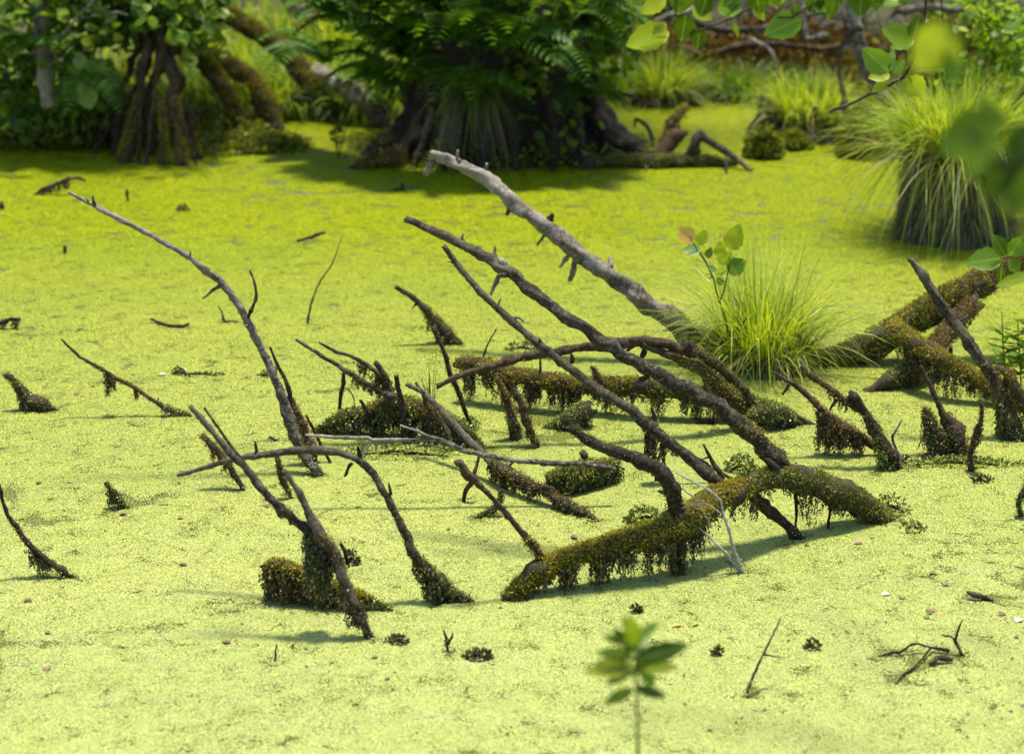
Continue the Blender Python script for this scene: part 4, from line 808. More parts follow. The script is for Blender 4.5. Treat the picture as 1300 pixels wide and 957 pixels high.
far_t = [(300, 112, 140, 'sedge_bright', 'grass tussock behind the steep dark leaning trunk'), (352, 118, 146, 'sedge_bright', 'grass tussock framed by the bow-arched trunk and the next leaning one'), (395, 98, 133, 'sedge_bright', 'grass tussock right behind the leaning trunk with a side limb'), (330, 72, 112, 'sedge_bright', 'sunlit grass tussock above the bow-arched trunk'), (440, 85, 125, 'sedge_bright', 'sunlit grass tussock above the pale fallen trunk'), (455, 125, 148, 'sedge', 'darker grass tussock hiding the pale fallen trunk top'), (375, 45, 88, 'sedge_bright', 'sunlit grass tussock at the foot of the pale sunlit trunk'), (290, 60, 100, 'sedge_bright', 'sunlit grass tussock behind the stilt-root alder leaves'), (425, 45, 90, 'sedge_bright', 'sunlit grass tussock behind the outspread fern'), (250, 110, 140, 'sedge', 'dark grass tussock close behind the stilt roots'),
         (900, 85, 118, 'sedge', 'olive grass tussock behind the spiky pale one'), (1000, 60, 100, 'sedge', 'olive grass tussock high among the brushwood'), (950, 108, 124, 'sedge', 'olive grass tussock over the dark waterline log'), (780, 90, 120, 'sedge', 'olive grass tussock half hidden by the old alder'), (1090, 95, 120, 'sedge_dry', 'dry brown grass tussock behind the pale cut trunk'), (1180, 70, 110, 'sedge', 'olive grass tussock in the far hollow'), (1270, 80, 118, 'sedge', 'olive grass tussock under the bright shrub')]
for (px, py, gy, m, lab) in far_t:
    p = gnd(px, gy); p[2] = max(0, float(hgt(p[0], p[1]))) - .03
    left = px < 500
    r = thing('grass_tussock', p, lab, 'grass', 'grass tussocks on the far bank')
    mb = MB(); blades(mb, p, 420, .5 if left else .33, .42, .26, .013, 1.0); put('blades', mb, m, r, smooth=False, kind='stuff')
    mb = MB(); blades(mb, p, 90, .38, .5, .26, .011, 1.8); put('dry_blades', mb, 'sedge_dry', r, smooth=False, kind='stuff')

# young alder shoot on the tussock
base = at(934, 448, GY(466)); r = thing('alder_shoot', base, 'young alder shoot with yellow and orange leaves, rooted in the grass tussock', 'shoot')
Ys = GY(466)
mb = MB(); S1 = P4([(934, 452, 2.4, 466), (926, 425, 2, 466), (916, 390, 1.8, 466), (908, 362, 1.5, 466), (900, 340, 1.2, 466), (885, 318, 1, 466), (875, 300, .7, 466)]); tube(mb, S1, sides=6, rough=.05); put('stem', mb, 'bark_dark', r)
for q in ([(914, 385, 1.6, 466), (920, 365, 1.3, 466), (924, 345, 1, 466), (928, 320, .7, 466)], [(905, 352, 1.2, 466), (895, 330, 1, 466), (888, 318, .7, 466)]):
    mb = MB(); tube(mb, P4(q), sides=6, rough=.05); put('twig', mb, 'bark_dark', r)
def leaf_px(parent, x0, y0, x1, y1, Y, mat, kind='round', tilt=None, dy=0.0):
    a = at(x0, y0, Y); b = at(x1, y1, Y + dy); d = b-a; L = np.linalg.norm(d)
    n = np.array([RNG.normal()*.35, -.75 + RNG.normal()*.3, .7]) if tilt is None else np.asarray(tilt, float)
    return leaf(parent, a, d/L, n, L, kind, mat)
for (x0, y0, x1, y1, m, k) in [(880, 306, 861, 290, 'leaf_orange', 'round'), (886, 312, 896, 292, 'leaf_lime', 'oval'), (890, 318, 866, 317, 'leaf_pale', 'oval'), (898, 328, 903, 314, 'leaf_sun', 'oval'), (912, 326, 914, 307, 'leaf_lime', 'round'), (914, 336, 928, 320, 'leaf_lime', 'round'),
                                (926, 318, 939, 285, 'leaf_lime', 'oval'), (924, 346, 946, 330, 'leaf_sun', 'round'), (908, 345, 899, 337, 'leaf_pale', 'oval'), (908, 350, 924, 340, 'leaf_lime', 'oval'), (905, 352, 893, 350, 'leaf_lime', 'oval'), (918, 362, 910, 352, 'leaf_sun', 'oval'), (922, 300, 916, 296, 'leaf_orange', 'narrow')]:
    leaf_px(r, x0, y0, x1, y1, Ys, m, k)
# dead twig through the tussock
stick([(895, 452, 2, 470), (915, 436, 2.4, 472), (935, 418, 2.4, 473), (948, 405, 2, 474)], 'bare brown twig poking through the grass tussock front', 'bark_brown', sinks=())

# herb at the right edge
base = gnd(1275, 500); r = thing('willowherb', base, 'pale green leafy herb growing by the crossing grey branch', 'plant')
for (x, top) in ((1276, 395), (1296, 405), (1310, 380)):
    mb = MB(); Pq = P4([(x, 500, 2, 500), (x-1, 460, 1.6, 500), (x-3, 425, 1.2, 500), (x-4, top, .8, 500)]); S = tube(mb, Pq, sides=5, rough=.04); put('stem', mb, 'sedge', r)
    for q in range(22):
        f = q/22; p = S[int((.2+.8*f)*(len(S)-1)), :3]; a = q*2.4
        leaf(r, p, (math.cos(a), math.sin(a), .35), (0, 0, 1), .13*(1-.5*f), 'narrow', 'leaf_lime' if q % 2 else 'leaf_sun')

# ------------------------------------------------------------------ alders on their hummocks
def foliage(mb, cs, per, rad, size):
    for c in cs:
        o = rand_unit(per)*(RNG.uniform(size=per)**.4)[:, None]*np.asarray(rad); p = np.asarray(c) + o
        d = unit(unit(o)*.6 + rand_unit(per)*.7 + np.array([0, 0, -.35])); nrm = unit(np.array([0, 0, 1.]) + rand_unit(per)*.65)
        scatter(mb, LEAF_V, LEAF_T, p, d, nrm, size*RNG.uniform(.65, 1.3, per))
def front_leaves(parent, x0, x1, y0, y1, gy, depth, n, size, mats, skip=None):
    k = 0
    while k < n:
        px, py = RNG.uniform(x0, x1), RNG.uniform(y0, y1)
        if skip and skip(px, py): continue
        p = at(px, py, GY(gy) + RNG.uniform(*depth))
        if p[2] < .12: continue
        a = RNG.uniform(0, 6.28)
        leaf(parent, p, (math.cos(a), math.sin(a)*.6 - .2, -.35 + RNG.normal()*.3), (RNG.normal()*.5, -.55 + RNG.normal()*.4, 1), size*RNG.uniform(.7, 1.3), RNG.choice(['round', 'round', 'oval']), RNG.choice(mats)); k += 1
def crown_tree_top(r, x, y, z0, z1, rr, n, trunk_r, limbs=7):
    cs = []
    for q in range(limbs):
        a = q*6.28/limbs + RNG.uniform(-.3, .3); zs = z0 + (z1-z0)*RNG.uniform(.05, .6); ze = min(z1, zs + RNG.uniform(.6, 1.6)); re = rr*RNG.uniform(.6, 1)
        e = np.array([x+math.cos(a)*re, y+math.sin(a)*re, ze])
        mb = MB(); tube(mb, np.array([[x, y, zs, trunk_r*.5], [x+math.cos(a)*re*.4, y+math.sin(a)*re*.4, zs+(ze-zs)*.6, trunk_r*.3], [*e, .012]]), step=.08); put('limb', mb, 'bark_dark', r)
        for w in range(5): cs.append(e + RNG.normal(size=3)*np.array([.45, .45, .3])); cs.append((e*(.55) + np.array([x, y, ze])*.45) + RNG.normal(size=3)*.3)
    cs.append(np.array([x, y, z1]))
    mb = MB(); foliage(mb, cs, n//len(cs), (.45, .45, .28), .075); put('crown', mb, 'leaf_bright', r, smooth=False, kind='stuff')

# left alder on stilt roots
gl_ = 208; YL = GY(gl_)
base = gnd(190, gl_); r = thing('alder_tree', base, 'alder standing on bare stilt roots above a mossy hummock', 'tree')
mb = MB(); tx, ty = at(200, 60, YL + .45)[:2]
tube(mb, np.array([[tx, ty, .62, .10], [tx-.03, ty, .85, .15], [tx, ty+.05, 1.4, .17], [tx+.1, ty+.1, 2.6, .14], [tx, ty+.2, 4.2, .10], [tx, ty+.2, 5.6, .04]]), sides=18, rough=.16, step=.08); put('trunk', mb, 'bark_dark', r)
for q in ([(155, 200, 9, 208), (165, 160, 7, 206), (178, 115, 8, 203), (187, 62, 9, 198), (195, 20, 12, 190)], [(212, 205, 9, 210), (207, 160, 6, 208), (203, 115, 6, 205), (198, 70, 7, 200), (200, 20, 12, 192)], [(232, 206, 15, 210), (229, 165, 7, 208), (223, 120, 7, 205), (214, 80, 8, 200), (208, 20, 12, 192)],
          [(250, 200, 9, 203), (238, 150, 8, 201), (226, 100, 9, 198), (215, 50, 10, 192)], [(140, 196, 8, 196), (160, 140, 7, 194), (180, 90, 8, 190), (195, 40, 10, 186)], [(190, 198, 8, 198), (195, 150, 8, 194), (200, 90, 9, 190), (202, 30, 10, 186)], [(115, 190, 8, 190), (140, 130, 8, 187), (170, 70, 9, 184), (190, 30, 10, 182)]):
    q = [(x_ + RNG.normal()*4, y_, h_*.85*RNG.uniform(.8, 1.25), g_) for x_, y_, h_, g_ in q]
    mid = [((q[k][0]+q[k+1][0])/2 + RNG.normal()*5, (q[k][1]+q[k+1][1])/2, (q[k][2]+q[k+1][2])/2*.9, (q[k][3]+q[k+1][3])/2) for k in range(len(q)-1)]
    q = [w for pr in zip(q, mid + [None]) for w in pr if w is not None]
    mb = MB(); tube(mb, sink(P4(q)), rough=.3); o_ = put('stilt_root', mb, 'bark_brown', r)
    k = len(q)//2; mb = MB(); fx = q[0][0] + RNG.choice([-1, 1])*RNG.uniform(12, 24)
    tube(mb, sink(P4([(fx, q[0][1]+RNG.uniform(-2, 3), 3.5, q[0][3]), ((fx*.6+q[k][0]*.4), (q[0][1]*.55+q[k][1]*.45), 3, q[1][3]), (q[k][0], q[k][1], 4, q[k][3])])), sides=7, rough=.25); put('side_root', mb, 'bark_brown', o_)
mb = MB()
for q in ([(155, 200, 9, 208), (165, 160, 7, 206), (178, 115, 8, 203)], [(212, 205, 9, 210), (207, 160, 6, 208), (203, 115, 6, 205)], [(232, 206, 15, 210), (229, 165, 7, 208), (223, 120, 7, 205)], [(250, 200, 9, 203), (238, 150, 8, 201)]):
    for t_ in (.35, .6, 1.): moss(mb, P4(q), n=1700, size=.014, t1=t_, up=.15, thick=1.0)
put('moss', mb, 'moss_gold', r, smooth=False, kind='stuff')
mb = MB(); tube(mb, P4([(66, 137, 13, 200), (60, 100, 14, 199), (54, 55, 14, 197), (50, 10, 13, 195), (48, -60, 13, 192)]), rough=.12, along=(1, .6)); o = put('broken_limb', mb, 'bark_pale', r); o['label'] = 'pale broken limb hanging with an open end'
mb = MB(); tube(mb, P4([(71, 61, 2, 212), (80, 45, 2, 212), (97, 24, 2.2, 212), (110, 10, 2.4, 212), (124, -4, 2.6, 212), (160, -60, 4, 208), (195, -80, 5, 200)]), sides=7); put('twig', mb, 'bark_pale', r)
mb = MB(); tube(mb, P4([(97, 25, 1.6, 212), (120, 20, 1.8, 212), (145, 16, 1.8, 211), (162, 19, 1.5, 210)]), sides=6); put('twig', mb, 'bark_pale', r)
mb = MB(); cs = []
for q in range(110):
    px, py = RNG.uniform(-60, 275), RNG.uniform(-110, 150)
    if py > 40 and 130 < px: py = RNG.uniform(-90, 45)
    cs.append(at(px, py, YL + RNG.uniform(.15, 1.3)))
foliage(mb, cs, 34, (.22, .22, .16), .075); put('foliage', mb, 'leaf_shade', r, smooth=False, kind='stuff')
front_leaves(r, -10, 275, -8, 60, gl_, (-.25, .5), 130, .075, ['leaf_obj', 'leaf_obj', 'leaf_sun'])
front_leaves(r, -10, 140, 40, 175, gl_, (0, .6), 60, .065, ['leaf_obj'])
front_leaves(r, 230, 300, -8, 75, gl_, (-.1, .6), 45, .075, ['leaf_sun', 'leaf_sun', 'leaf_obj'])
for (x0, y0, x1, y1, m) in [(104, 88, 100, 66, 'leaf_pale'), (102, 92, 84, 82, 'leaf_sun'), (106, 90, 100, 108, 'leaf_sun'), (112, 92, 118, 76, 'leaf_sun'), (105, 105, 92, 126, 'leaf_pale'), (108, 108, 114, 140, 'leaf_pale'), (110, 92, 136, 78, 'leaf_sun'), (96, 105, 80, 102, 'leaf_sun')]:
    leaf_px(r, x0, y0, x1, y1, YL-.05, m)
crown_tree_top(r, tx-.6, ty+1.5, 1.9, 5.6, 1.1, 3000, .12)
# its hummock
base = gnd(110, 205); hm = thing('hummock', base, 'dark mossy hummock beneath the alder stilt roots', 'hummock')
mb = MB(); c = gnd(70, 190); c[1] += .62; lump(mb, c, (1.0, .70, .22), (40, 14), .12); c2 = gnd(315, 186); lump(mb, c2, (.34, .30, .05), (24, 8), .15); put('earth', mb, 'peat', hm)
mb = MB(); tufts(mb, c, (1.02, .72, .23), 15000, .034); tufts(mb, c2, (.36, .32, .06), 2500, .03); put('moss', mb, 'moss_green', hm, smooth=False, kind='stuff')
mb = MB(); blades(mb, c + np.array([-.2, -.45, .2]), 260, .16, .2, .75, .007, 1.2); put('grass', mb, 'sedge', hm, smooth=False, kind='stuff')

# leaning mossy trunks behind
def leaning(pts, label, mat='bark_mossy', m='moss_gold', extra=()):
    k_ = 1.35; st = [('stem', [(a, b, c*k_, d) for a, b, c, d in pts], mat)] + [('limb', [(a, b, c*k_, d) for a, b, c, d in e], mat) for e in extra]
    return deadwood('leaning_trunk', label, 'trunk', st, mosses=[(0, m, dict(n=2600 if mat != 'bark_pale' else 500, size=.02, up=.9, thick=1.05))])
leaning([(302, 168, 12, 168), (295, 138, 12, 168), (280, 108, 12, 167), (262, 80, 12, 166), (240, 50, 13, 164), (215, 20, 14, 160)], 'dark mossy trunk arching steeply down next to the stilt roots')
leaning([(347, 165, 12, 165), (338, 135, 13, 164), (322, 108, 13, 163), (298, 86, 13, 161), (270, 72, 13, 158), (240, 62, 14, 155), (200, 45, 14, 150)], 'mossy trunk arching low like a bow, between two leaning trunks')
leaning([(417, 153, 11, 153), (405, 125, 13, 152), (385, 95, 14, 151), (362, 66, 14, 149), (335, 45, 13, 147), (305, 28, 13, 145), (270, 5, 14, 142), (225, -40, 15, 138)], 'mossy trunk leaning down to the water with a side limb, over bright grass', extra=[[(412, 138, 7, 153), (432, 134, 6, 153), (455, 146, 4, 154)], [(408, 133, 8, 153), (388, 127, 6, 153), (372, 122, 4, 153)]])
leaning([(494, 162, 7, 162), (480, 146, 12, 161), (462, 128, 13, 160), (445, 115, 13, 158), (425, 103, 12, 155), (400, 90, 11, 150)], 'pale grey fallen trunk with yellow moss sliding into the water', 'bark_pale', 'moss_gold')
leaning([(400, 45, 9, 92), (388, 20, 14, 90), (372, -10, 15, 88), (350, -50, 16, 86)], 'pale sunlit trunk leaning over the far bank', 'bark_pale', 'moss_gold')

# middle alder with broad root flare
gm = 214; YM = GY(gm) + .62; cx = at(640, 150, YM)[0]
base = np.array([cx, GY(gm), 0]); r = thing('alder_tree', base, 'old alder with a broad dark root flare hidden by ferns', 'tree')
zz = np.array([-.15, 0, .08, .18, .32, .5, .75, 1.1, 1.7, 2.8, 4.5, 6.2]); rr = np.array([.90, .80, .68, .60, .55, .51, .46, .36, .26, .2, .14, .04])
nA = 56; th = np.linspace(0, 6.2832, nA, endpoint=False); lob = sum(RNG.uniform(.4, 1)*np.sin(k*th + RNG.uniform(0, 6.28)) for k in (4, 7, 11, 17))/2.2
zf = np.interp(np.linspace(0, 11, 60), np.arange(12), zz); rf = np.interp(zf, zz, rr)
RR = rf[:, None]*(1 + .14*lob[None]*np.exp(-np.maximum(zf, 0)/.7)[:, None]) + .012*RNG.normal(size=(60, nA))
v = np.stack([cx + RR*np.cos(th)*1.08, YM + RR*np.sin(th)*.8 + .04*zf[:, None], np.repeat(zf[:, None], nA, 1)], -1).reshape(-1, 3)
i_ = np.arange(59)[:, None]*nA; j_ = np.arange(nA)[None]; j2_ = (j_+1) % nA
mb = MB(); mb.add(v, q=np.stack([i_+j_, i_+j2_, i_+nA+j2_, i_+nA+j_], -1).reshape(-1, 4)); put('trunk', mb, 'bark_dark', r)
for q in ([(452, 212, 5, 214), (480, 205, 8, 212), (510, 188, 11, 208), (532, 155, 14, 203), (542, 115, 16, 200)], [(860, 207, 6, 208), (820, 195, 10, 206), (785, 180, 13, 204), (760, 150, 15, 201), (748, 100, 16, 198)], [(560, 214, 8, 216), (562, 180, 9, 214), (570, 130, 10, 210)], [(700, 216, 8, 217), (705, 185, 9, 215), (700, 130, 10, 211)],
          [(742, 212, 9, 215), (735, 180, 10, 213), (725, 130, 11, 208)], [(525, 212, 7, 214), (535, 185, 8, 212), (550, 140, 9, 208)], [(655, 216, 7, 218), (652, 185, 8, 216), (650, 140, 8, 212)], [(610, 216, 7, 218), (612, 185, 7, 216), (618, 150, 8, 212)]):
    mb = MB(); tube(mb, sink(P4(q)), rough=.22); put('root', mb, 'bark_dark', r)
mb = MB(); cs = []
for q in range(86):
    px, py = RNG.uniform(470, 800), RNG.uniform(-120, 105)
    if px > 740 and py > 60: py -= 60
    cs.append(at(px, py, YM + (RNG.uniform(-.15, .8) if px < 650 else RNG.uniform(-.6, .8))))
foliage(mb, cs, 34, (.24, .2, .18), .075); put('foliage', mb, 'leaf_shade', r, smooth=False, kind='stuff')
front_leaves(r, 640, 800, -5, 110, gm, (-.35, .1), 120, .078, ['leaf_obj'])
front_leaves(r, 420, 640, -5, 60, gm, (-.2, .3), 40, .07, ['leaf_obj'])
front_leaves(r, 660, 760, 110, 195, gm, (-.15, .0), 36, .06, ['leaf_obj'])
mb = MB(); tube(mb, P4([(745, 92, 5, 206), (775, 112, 3.5, 208), (805, 124, 2.6, 208), (836, 138, 1.6, 209)]), sides=7); put('twig', mb, 'bark_dark', r)
crown_tree_top(r, cx+.35, YM+1.5, 1.8, 5.6, .95, 3400, .16, 8)
mb = MB(); moss(mb, P4([(452, 212, 8, 214), (480, 205, 10, 212), (510, 195, 12, 210)]), n=7000, size=.016, up=.5); fringe(mb, P4([(455, 205, 6, 216), (490, 196, 8, 214), (515, 185, 8, 212)]), clusters=10, nstr=(5, 10), size=.016, wid=.03); put('moss', mb, 'moss_brown', r, smooth=False, kind='stuff')
mb = MB(); c = np.array([cx, YM-.1, 0]); tufts(mb, c, (.92, .72, .14), 5000, .022); put('moss', mb, 'moss_green', r, smooth=False, kind='stuff')
# ferns
for (px, py, dz, s, n, az, lf, lab) in [(620, 60, -.45, .50, 7, -1.6, .25, 'fern with long arching fronds at the middle of the old alder'), (690, 70, -.5, .42, 6, -1.2, .1, 'fern with broad drooping fronds beside the old alder stem'), (520, 75, -.3, .50, 8, -2.4, .3, 'dark fern spreading level fronds from the old alder flank'), (455, 40, -.1, .50, 8, -2.7, .35, 'fern fanning out over the bright gap between alders'), (560, 20, -.3, .50, 8, -1.7, .4, 'dark fern tucked beneath the old alder foliage'),
                                    (590, 105, -.52, .40, 6, -2.0, .1, 'fern drooping over the hanging sedge'), (500, 110, -.35, .40, 6, -2.3, .15, 'low fern hanging near the left root of the old alder'), (640, 5, -.35, .5, 7, -1.5, .5, 'fern high on the old alder stem'), (730, 35, -.4, .42, 6, -.9, .4, 'fern amid round leaves on the old alder'), (740, 120, -.35, .3, 5, -1.2, 0, 'small fern low on the right root flare'),
                                    (420, 80, .3, .42, 6, -2.0, .3, 'fern leaning above the pale fallen trunk')]:
    fern(at(px, py, YM+dz-.28), lab, s*1.12, n+2, az, lf)
fern(at(570, 50, YM-.75), 'fern holding light fronds out above the hanging sedge', .5, 7, -1.8, .35)
fern(at(480, 15, YM-.5), 'fern high on the shaded flank of the old alder', .55, 9, -2.2, .35)
fern(at(118, 92, YL+.1), 'fern drooping under the pale leaves beside the stilt roots', .34, 5, -1.4, -.15)
fern(at(45, 60, YL+.2), 'dark fern behind the broken pale limb', .4, 6, -1.6, .2)
# hanging sedge on the root flare
c = at(602, 128, YM-.62); r = thing('hanging_sedge', c, 'sedge hanging in a dry curtain down the root flare', 'sedge')
mb = MB(); blades(mb, c, 420, .16, .24, .10, .010, 5.2, seg=9, bias=(0, -.5)); put('dry_blades', mb, 'sedge_dry', r, smooth=False, kind='stuff')
mb = MB(); blades(mb, c + np.array([0, 0, .03]), 300, .26, .30, .10, .009, 2.6, seg=9, bias=(0, -.4)); put('blades', mb, 'sedge', r, smooth=False, kind='stuff')
def herb(px, py, gy, label, n, s, mat='leaf_sun'):
    base = gnd(px, gy); Yh = GY(gy); r = thing('herb', base, label, 'plant')
    for q in range(3):
        x = px + RNG.uniform(-15, 15); mb = MB(); S = tube(mb, P4([(px, gy, 1.4, gy), (.5*(x+px), .5*(py+gy), 1.2, gy), (x, py, .8, gy)]), sides=5, rough=.03); put('stem', mb, 'sedge', r)
        for k in range(n):
            p = S[int(RNG.uniform(.3, 1)*(len(S)-1)), :3]; a = RNG.uniform(0, 6.28)
            leaf(r, p, (math.cos(a), math.sin(a), .2), (0, -.3, 1), s*RNG.uniform(.7, 1.3), 'round', mat)
herb(700, 178, 216, 'small leafy herb at the foot of the root flare', 9, .045)
herb(560, 178, 217, 'small leafy herb by the hanging sedge curtain', 8, .045, 'leaf_obj')
herb(430, 150, 200, 'spindly herb standing in shaded duckweed beside the fallen trunk', 7, .05, 'leaf_obj')
herb(690, 190, 214, 'low bushy herb beneath the round leaves', 9, .04)

# right of the alder: fallen roots and dead wood
deadwood('fallen_log', 'low dark mossy log lying by the old alder roots', 'log', [('trunk', [(760, 207, 8, 214), (800, 203, 10, 214), (850, 203, 10, 213), (900, 204, 9, 212), (935, 207, 5, 211)], 'bark_mossy'), ('knob', [(838, 200, 14, 210), (848, 182, 13, 209), (862, 170, 12, 208)], 'bark_brown'), ('limb', [(838, 190, 9, 208), (848, 165, 9, 207), (862, 148, 9, 206), (872, 136, 6, 205)], 'bark_mossy'), ('root', [(830, 178, 4, 208), (820, 160, 4, 207), (808, 152, 3, 206), (806, 162, 2, 206)], 'bark_dark')],
  mosses=[(0, 'moss_green', dict(n=5000, size=.016, up=.3)), (2, 'moss_gold', dict(n=3500, size=.016, up=.5))], fringes=[(0, 'weed_dark', dict(clusters=16, reach=(.5, 1), nstr=(5, 10), wid=.03, size=.015))])
deadwood('dead_branch', 'crooked bare branch propped like an elbow by the dark mossy log', 'branch', [('stem', [(872, 210, 9, 212), (880, 190, 9, 212), (888, 171, 8, 211)], 'bark_dark'), ('limb', [(888, 170, 8, 211), (905, 182, 6, 212), (930, 198, 6, 214), (953, 217, 4, 218)], 'bark_grey'), ('twig', [(923, 222, 2, 222), (922, 210, 2.5, 218), (922, 198, 2, 214)], 'bark_dark')])
for (px, gy, w, h, lab) in [(972, 203, 42, 36, 'round mossy stump in the far duckweed'), (1005, 192, 44, 18, 'low mossy lump next to the round stump'), (1100, 203, 56, 62, 'dark pointed stump under the pale cut trunk')]:
    c = gnd(px, gy); s = ppm(c); c[1] += w/s*.4; r = thing('mossy_stump', c*np.array([1, 1, 0]), lab, 'stump')
    mb = MB(); lump(mb, c, (w/s/2, w/s/2, h/s), (22, 12), .16, taper=.25); put('wood', mb, 'peat', r)
    mb = MB(); tufts(mb, c, (w/s/2*1.02, w/s/2*1.02, h/s*1.02), 2600 if h < 50 else 2600, .028); put('moss', mb, 'moss_green', r, smooth=False, kind='stuff')
deadwood('dead_tree', 'pale cut trunk with a knotted elbow standing in the far stump', 'tree', [('trunk', [(1140, 160, 12, 192), (1122, 125, 12, 190), (1107, 92, 13, 188), (1094, 62, 14, 186), (1086, 30, 13, 185), (1080, -10, 13, 184), (1075, -60, 13, 183)], 'bark_pale'), ('limb', [(1108, 145, 15, 192), (1112, 120, 12, 190), (1108, 95, 11, 188)], 'bark_brown'), ('stub', [(1094, 50, 14, 186), (1080, 58, 9, 186), (1068, 66, 5, 187)], 'bark_pale'), ('limb', [(1088, 35, 10, 186), (1070, 55, 4, 187), (1065, 90, 3, 190), (1078, 150, 8, 195)], 'bark_brown')], sinks=(0, 1))
for (pts, lab, m) in [([(1050, 45, 8, 118), (1025, 50, 6, 118), (1020, 20, 6, 116), (1030, -10, 7, 114)], 'short pale upright stick on the far bank', 'bark_pale'), ([(990, 95, 4, 122), (984, 75, 4, 120), (972, 60, 4, 118), (950, 48, 4, 116)], 'thin pale bent stick leaning on the far bank', 'bark_pale'),
                      ([(860, 60, 8, 110), (900, 70, 8, 112), (960, 55, 7, 112), (1040, 62, 6, 114), (1090, 50, 5, 114)], 'long brown branch lying along the far bank', 'bark_brown'), ([(880, 30, 8, 105), (930, 40, 8, 108), (990, 30, 7, 108), (1060, 10, 7, 106)], 'long grey branch lying high on the far bank', 'bark_grey'),
                      ([(810, 40, 7, 108), (850, 20, 8, 106), (900, 10, 7, 105)], 'pale branch end on the far bank behind yellow leaves', 'bark_pale'), ([(1140, 14, 10, 112), (1180, 10, 9, 112), (1220, 12, 8, 112), (1290, 0, 8, 110)], 'thick grey trunk lying across the far hollow', 'bark_pale'), ([(1150, 95, 4, 120), (1200, 88, 4, 120), (1260, 92, 4, 121)], 'thin grey branch lying behind the sedge crown', 'bark_pale'), ([(1140, 24, 5, 128), (1150, 36, 5, 129), (1156, 48, 4, 130)], 'short pale broken branch in the far hollow', 'bark_pale'),
                      ([(905, 130, 4, 131), (930, 124, 6, 130), (965, 125, 6, 130), (985, 130, 3, 131)], 'dark log lying at the far waterline', 'bark_dark'), ([(868, 136, 4, 136), (880, 132, 6, 136), (893, 138, 4, 137)], 'grey stub of log beside the spiky pale tussock', 'bark_grey')]:
    deadwood('dead_branch', lab, 'branch', [('stem', [(x_, y_, h_*.75, g_) for x_, y_, h_, g_ in pts], m)], sinks=())
# grass and brush covering the far bank
mb = MB()
for q_ in range(560):
    x, y = RNG.uniform(-8, -.2), RNG.uniform(14.6, 23)
    blades(mb, np.array([x, y, max(0, float(hgt(x, y)))-.03]), 26, .42, .3, .16, .014, 1.0, seg=4)
tag(put('bank_grass', mb, 'sedge_bright', smooth=False), 'sunlit yellow-green grass covering the far bank between the alders', 'grass', kind='stuff')
mb = MB()
for q_ in range(1200):
    x, y = RNG.uniform(-.2, 9), RNG.uniform(14.9, 21); z = max(0, float(hgt(x, y)))
    a, e, l = RNG.uniform(0, 6.28), RNG.uniform(-.3, 1.0), RNG.uniform(.3, .9)
    d = np.array([math.cos(a)*math.cos(e), math.sin(a)*math.cos(e), math.sin(e)]); p0 = np.array([x, y, z + RNG.uniform(0, .6)]); rr_ = RNG.uniform(.004, .014)
    tube(mb, np.array([[*p0, rr_], [*(p0 + d*l*.5 + RNG.normal(size=3)*.06), rr_*.8], [*(p0 + d*l + RNG.normal(size=3)*.1), rr_*.4]]), sides=5, step=.12, knots=0)
tag(put('brushwood', mb, 'bark_brown'), 'tangle of dead brown brushwood covering the far bank', 'brushwood', kind='stuff')
mb = MB()
for q_ in range(230):
    x, y = RNG.uniform(-.2, 9), RNG.uniform(15.2, 23); blades(mb, np.array([x, y, max(0, float(hgt(x, y)))-.03]), 18, .28, .3, .2, .014, 1.4, seg=4)
tag(put('bank_grass', mb, 'sedge_dry', smooth=False), 'thin dry olive grass among the far brushwood', 'grass', kind='stuff')
# moss mounds on the far bank
for (px, gy, w, h, m, lab) in [(880, 112, 190, 70, 'moss_brown', 'brown mossy bank mound behind the spiky tussock'), (985, 106, 180, 75, 'moss_brown', 'dull brown mossy bank mound below the lying branches'), (1080, 112, 150, 60, 'moss_brown', 'brown earthy mound behind the pale cut trunk'), (1240, 116, 200, 90, 'moss_green', 'green mossy mound behind the big sedge tussock'), (790, 105, 120, 60, 'moss_green', 'green mossy mound behind the old alder'),
                               (340, 95, 180, 40, 'moss_gold', 'sunlit golden moss mound on the far bank'), (200, 120, 160, 40, 'moss_green', 'dark moss mound behind the stilt roots')]:
    c = gnd(px, gy); s = ppm(c); c[2] = max(0, hgt(c[0], c[1]))-.05; c[1] += .4; r = thing('bank_mound', c, lab, 'mound')
    mb = MB(); lump(mb, c, (w/s/2, .6, h/s*.9), (30, 14), .2); put('earth', mb, 'peat', r)
    mb = MB(); tufts(mb, c, (w/s/2*1.03, .62, h/s*.93), 12000, .05); put('moss', mb, m, r, smooth=False, kind='stuff')
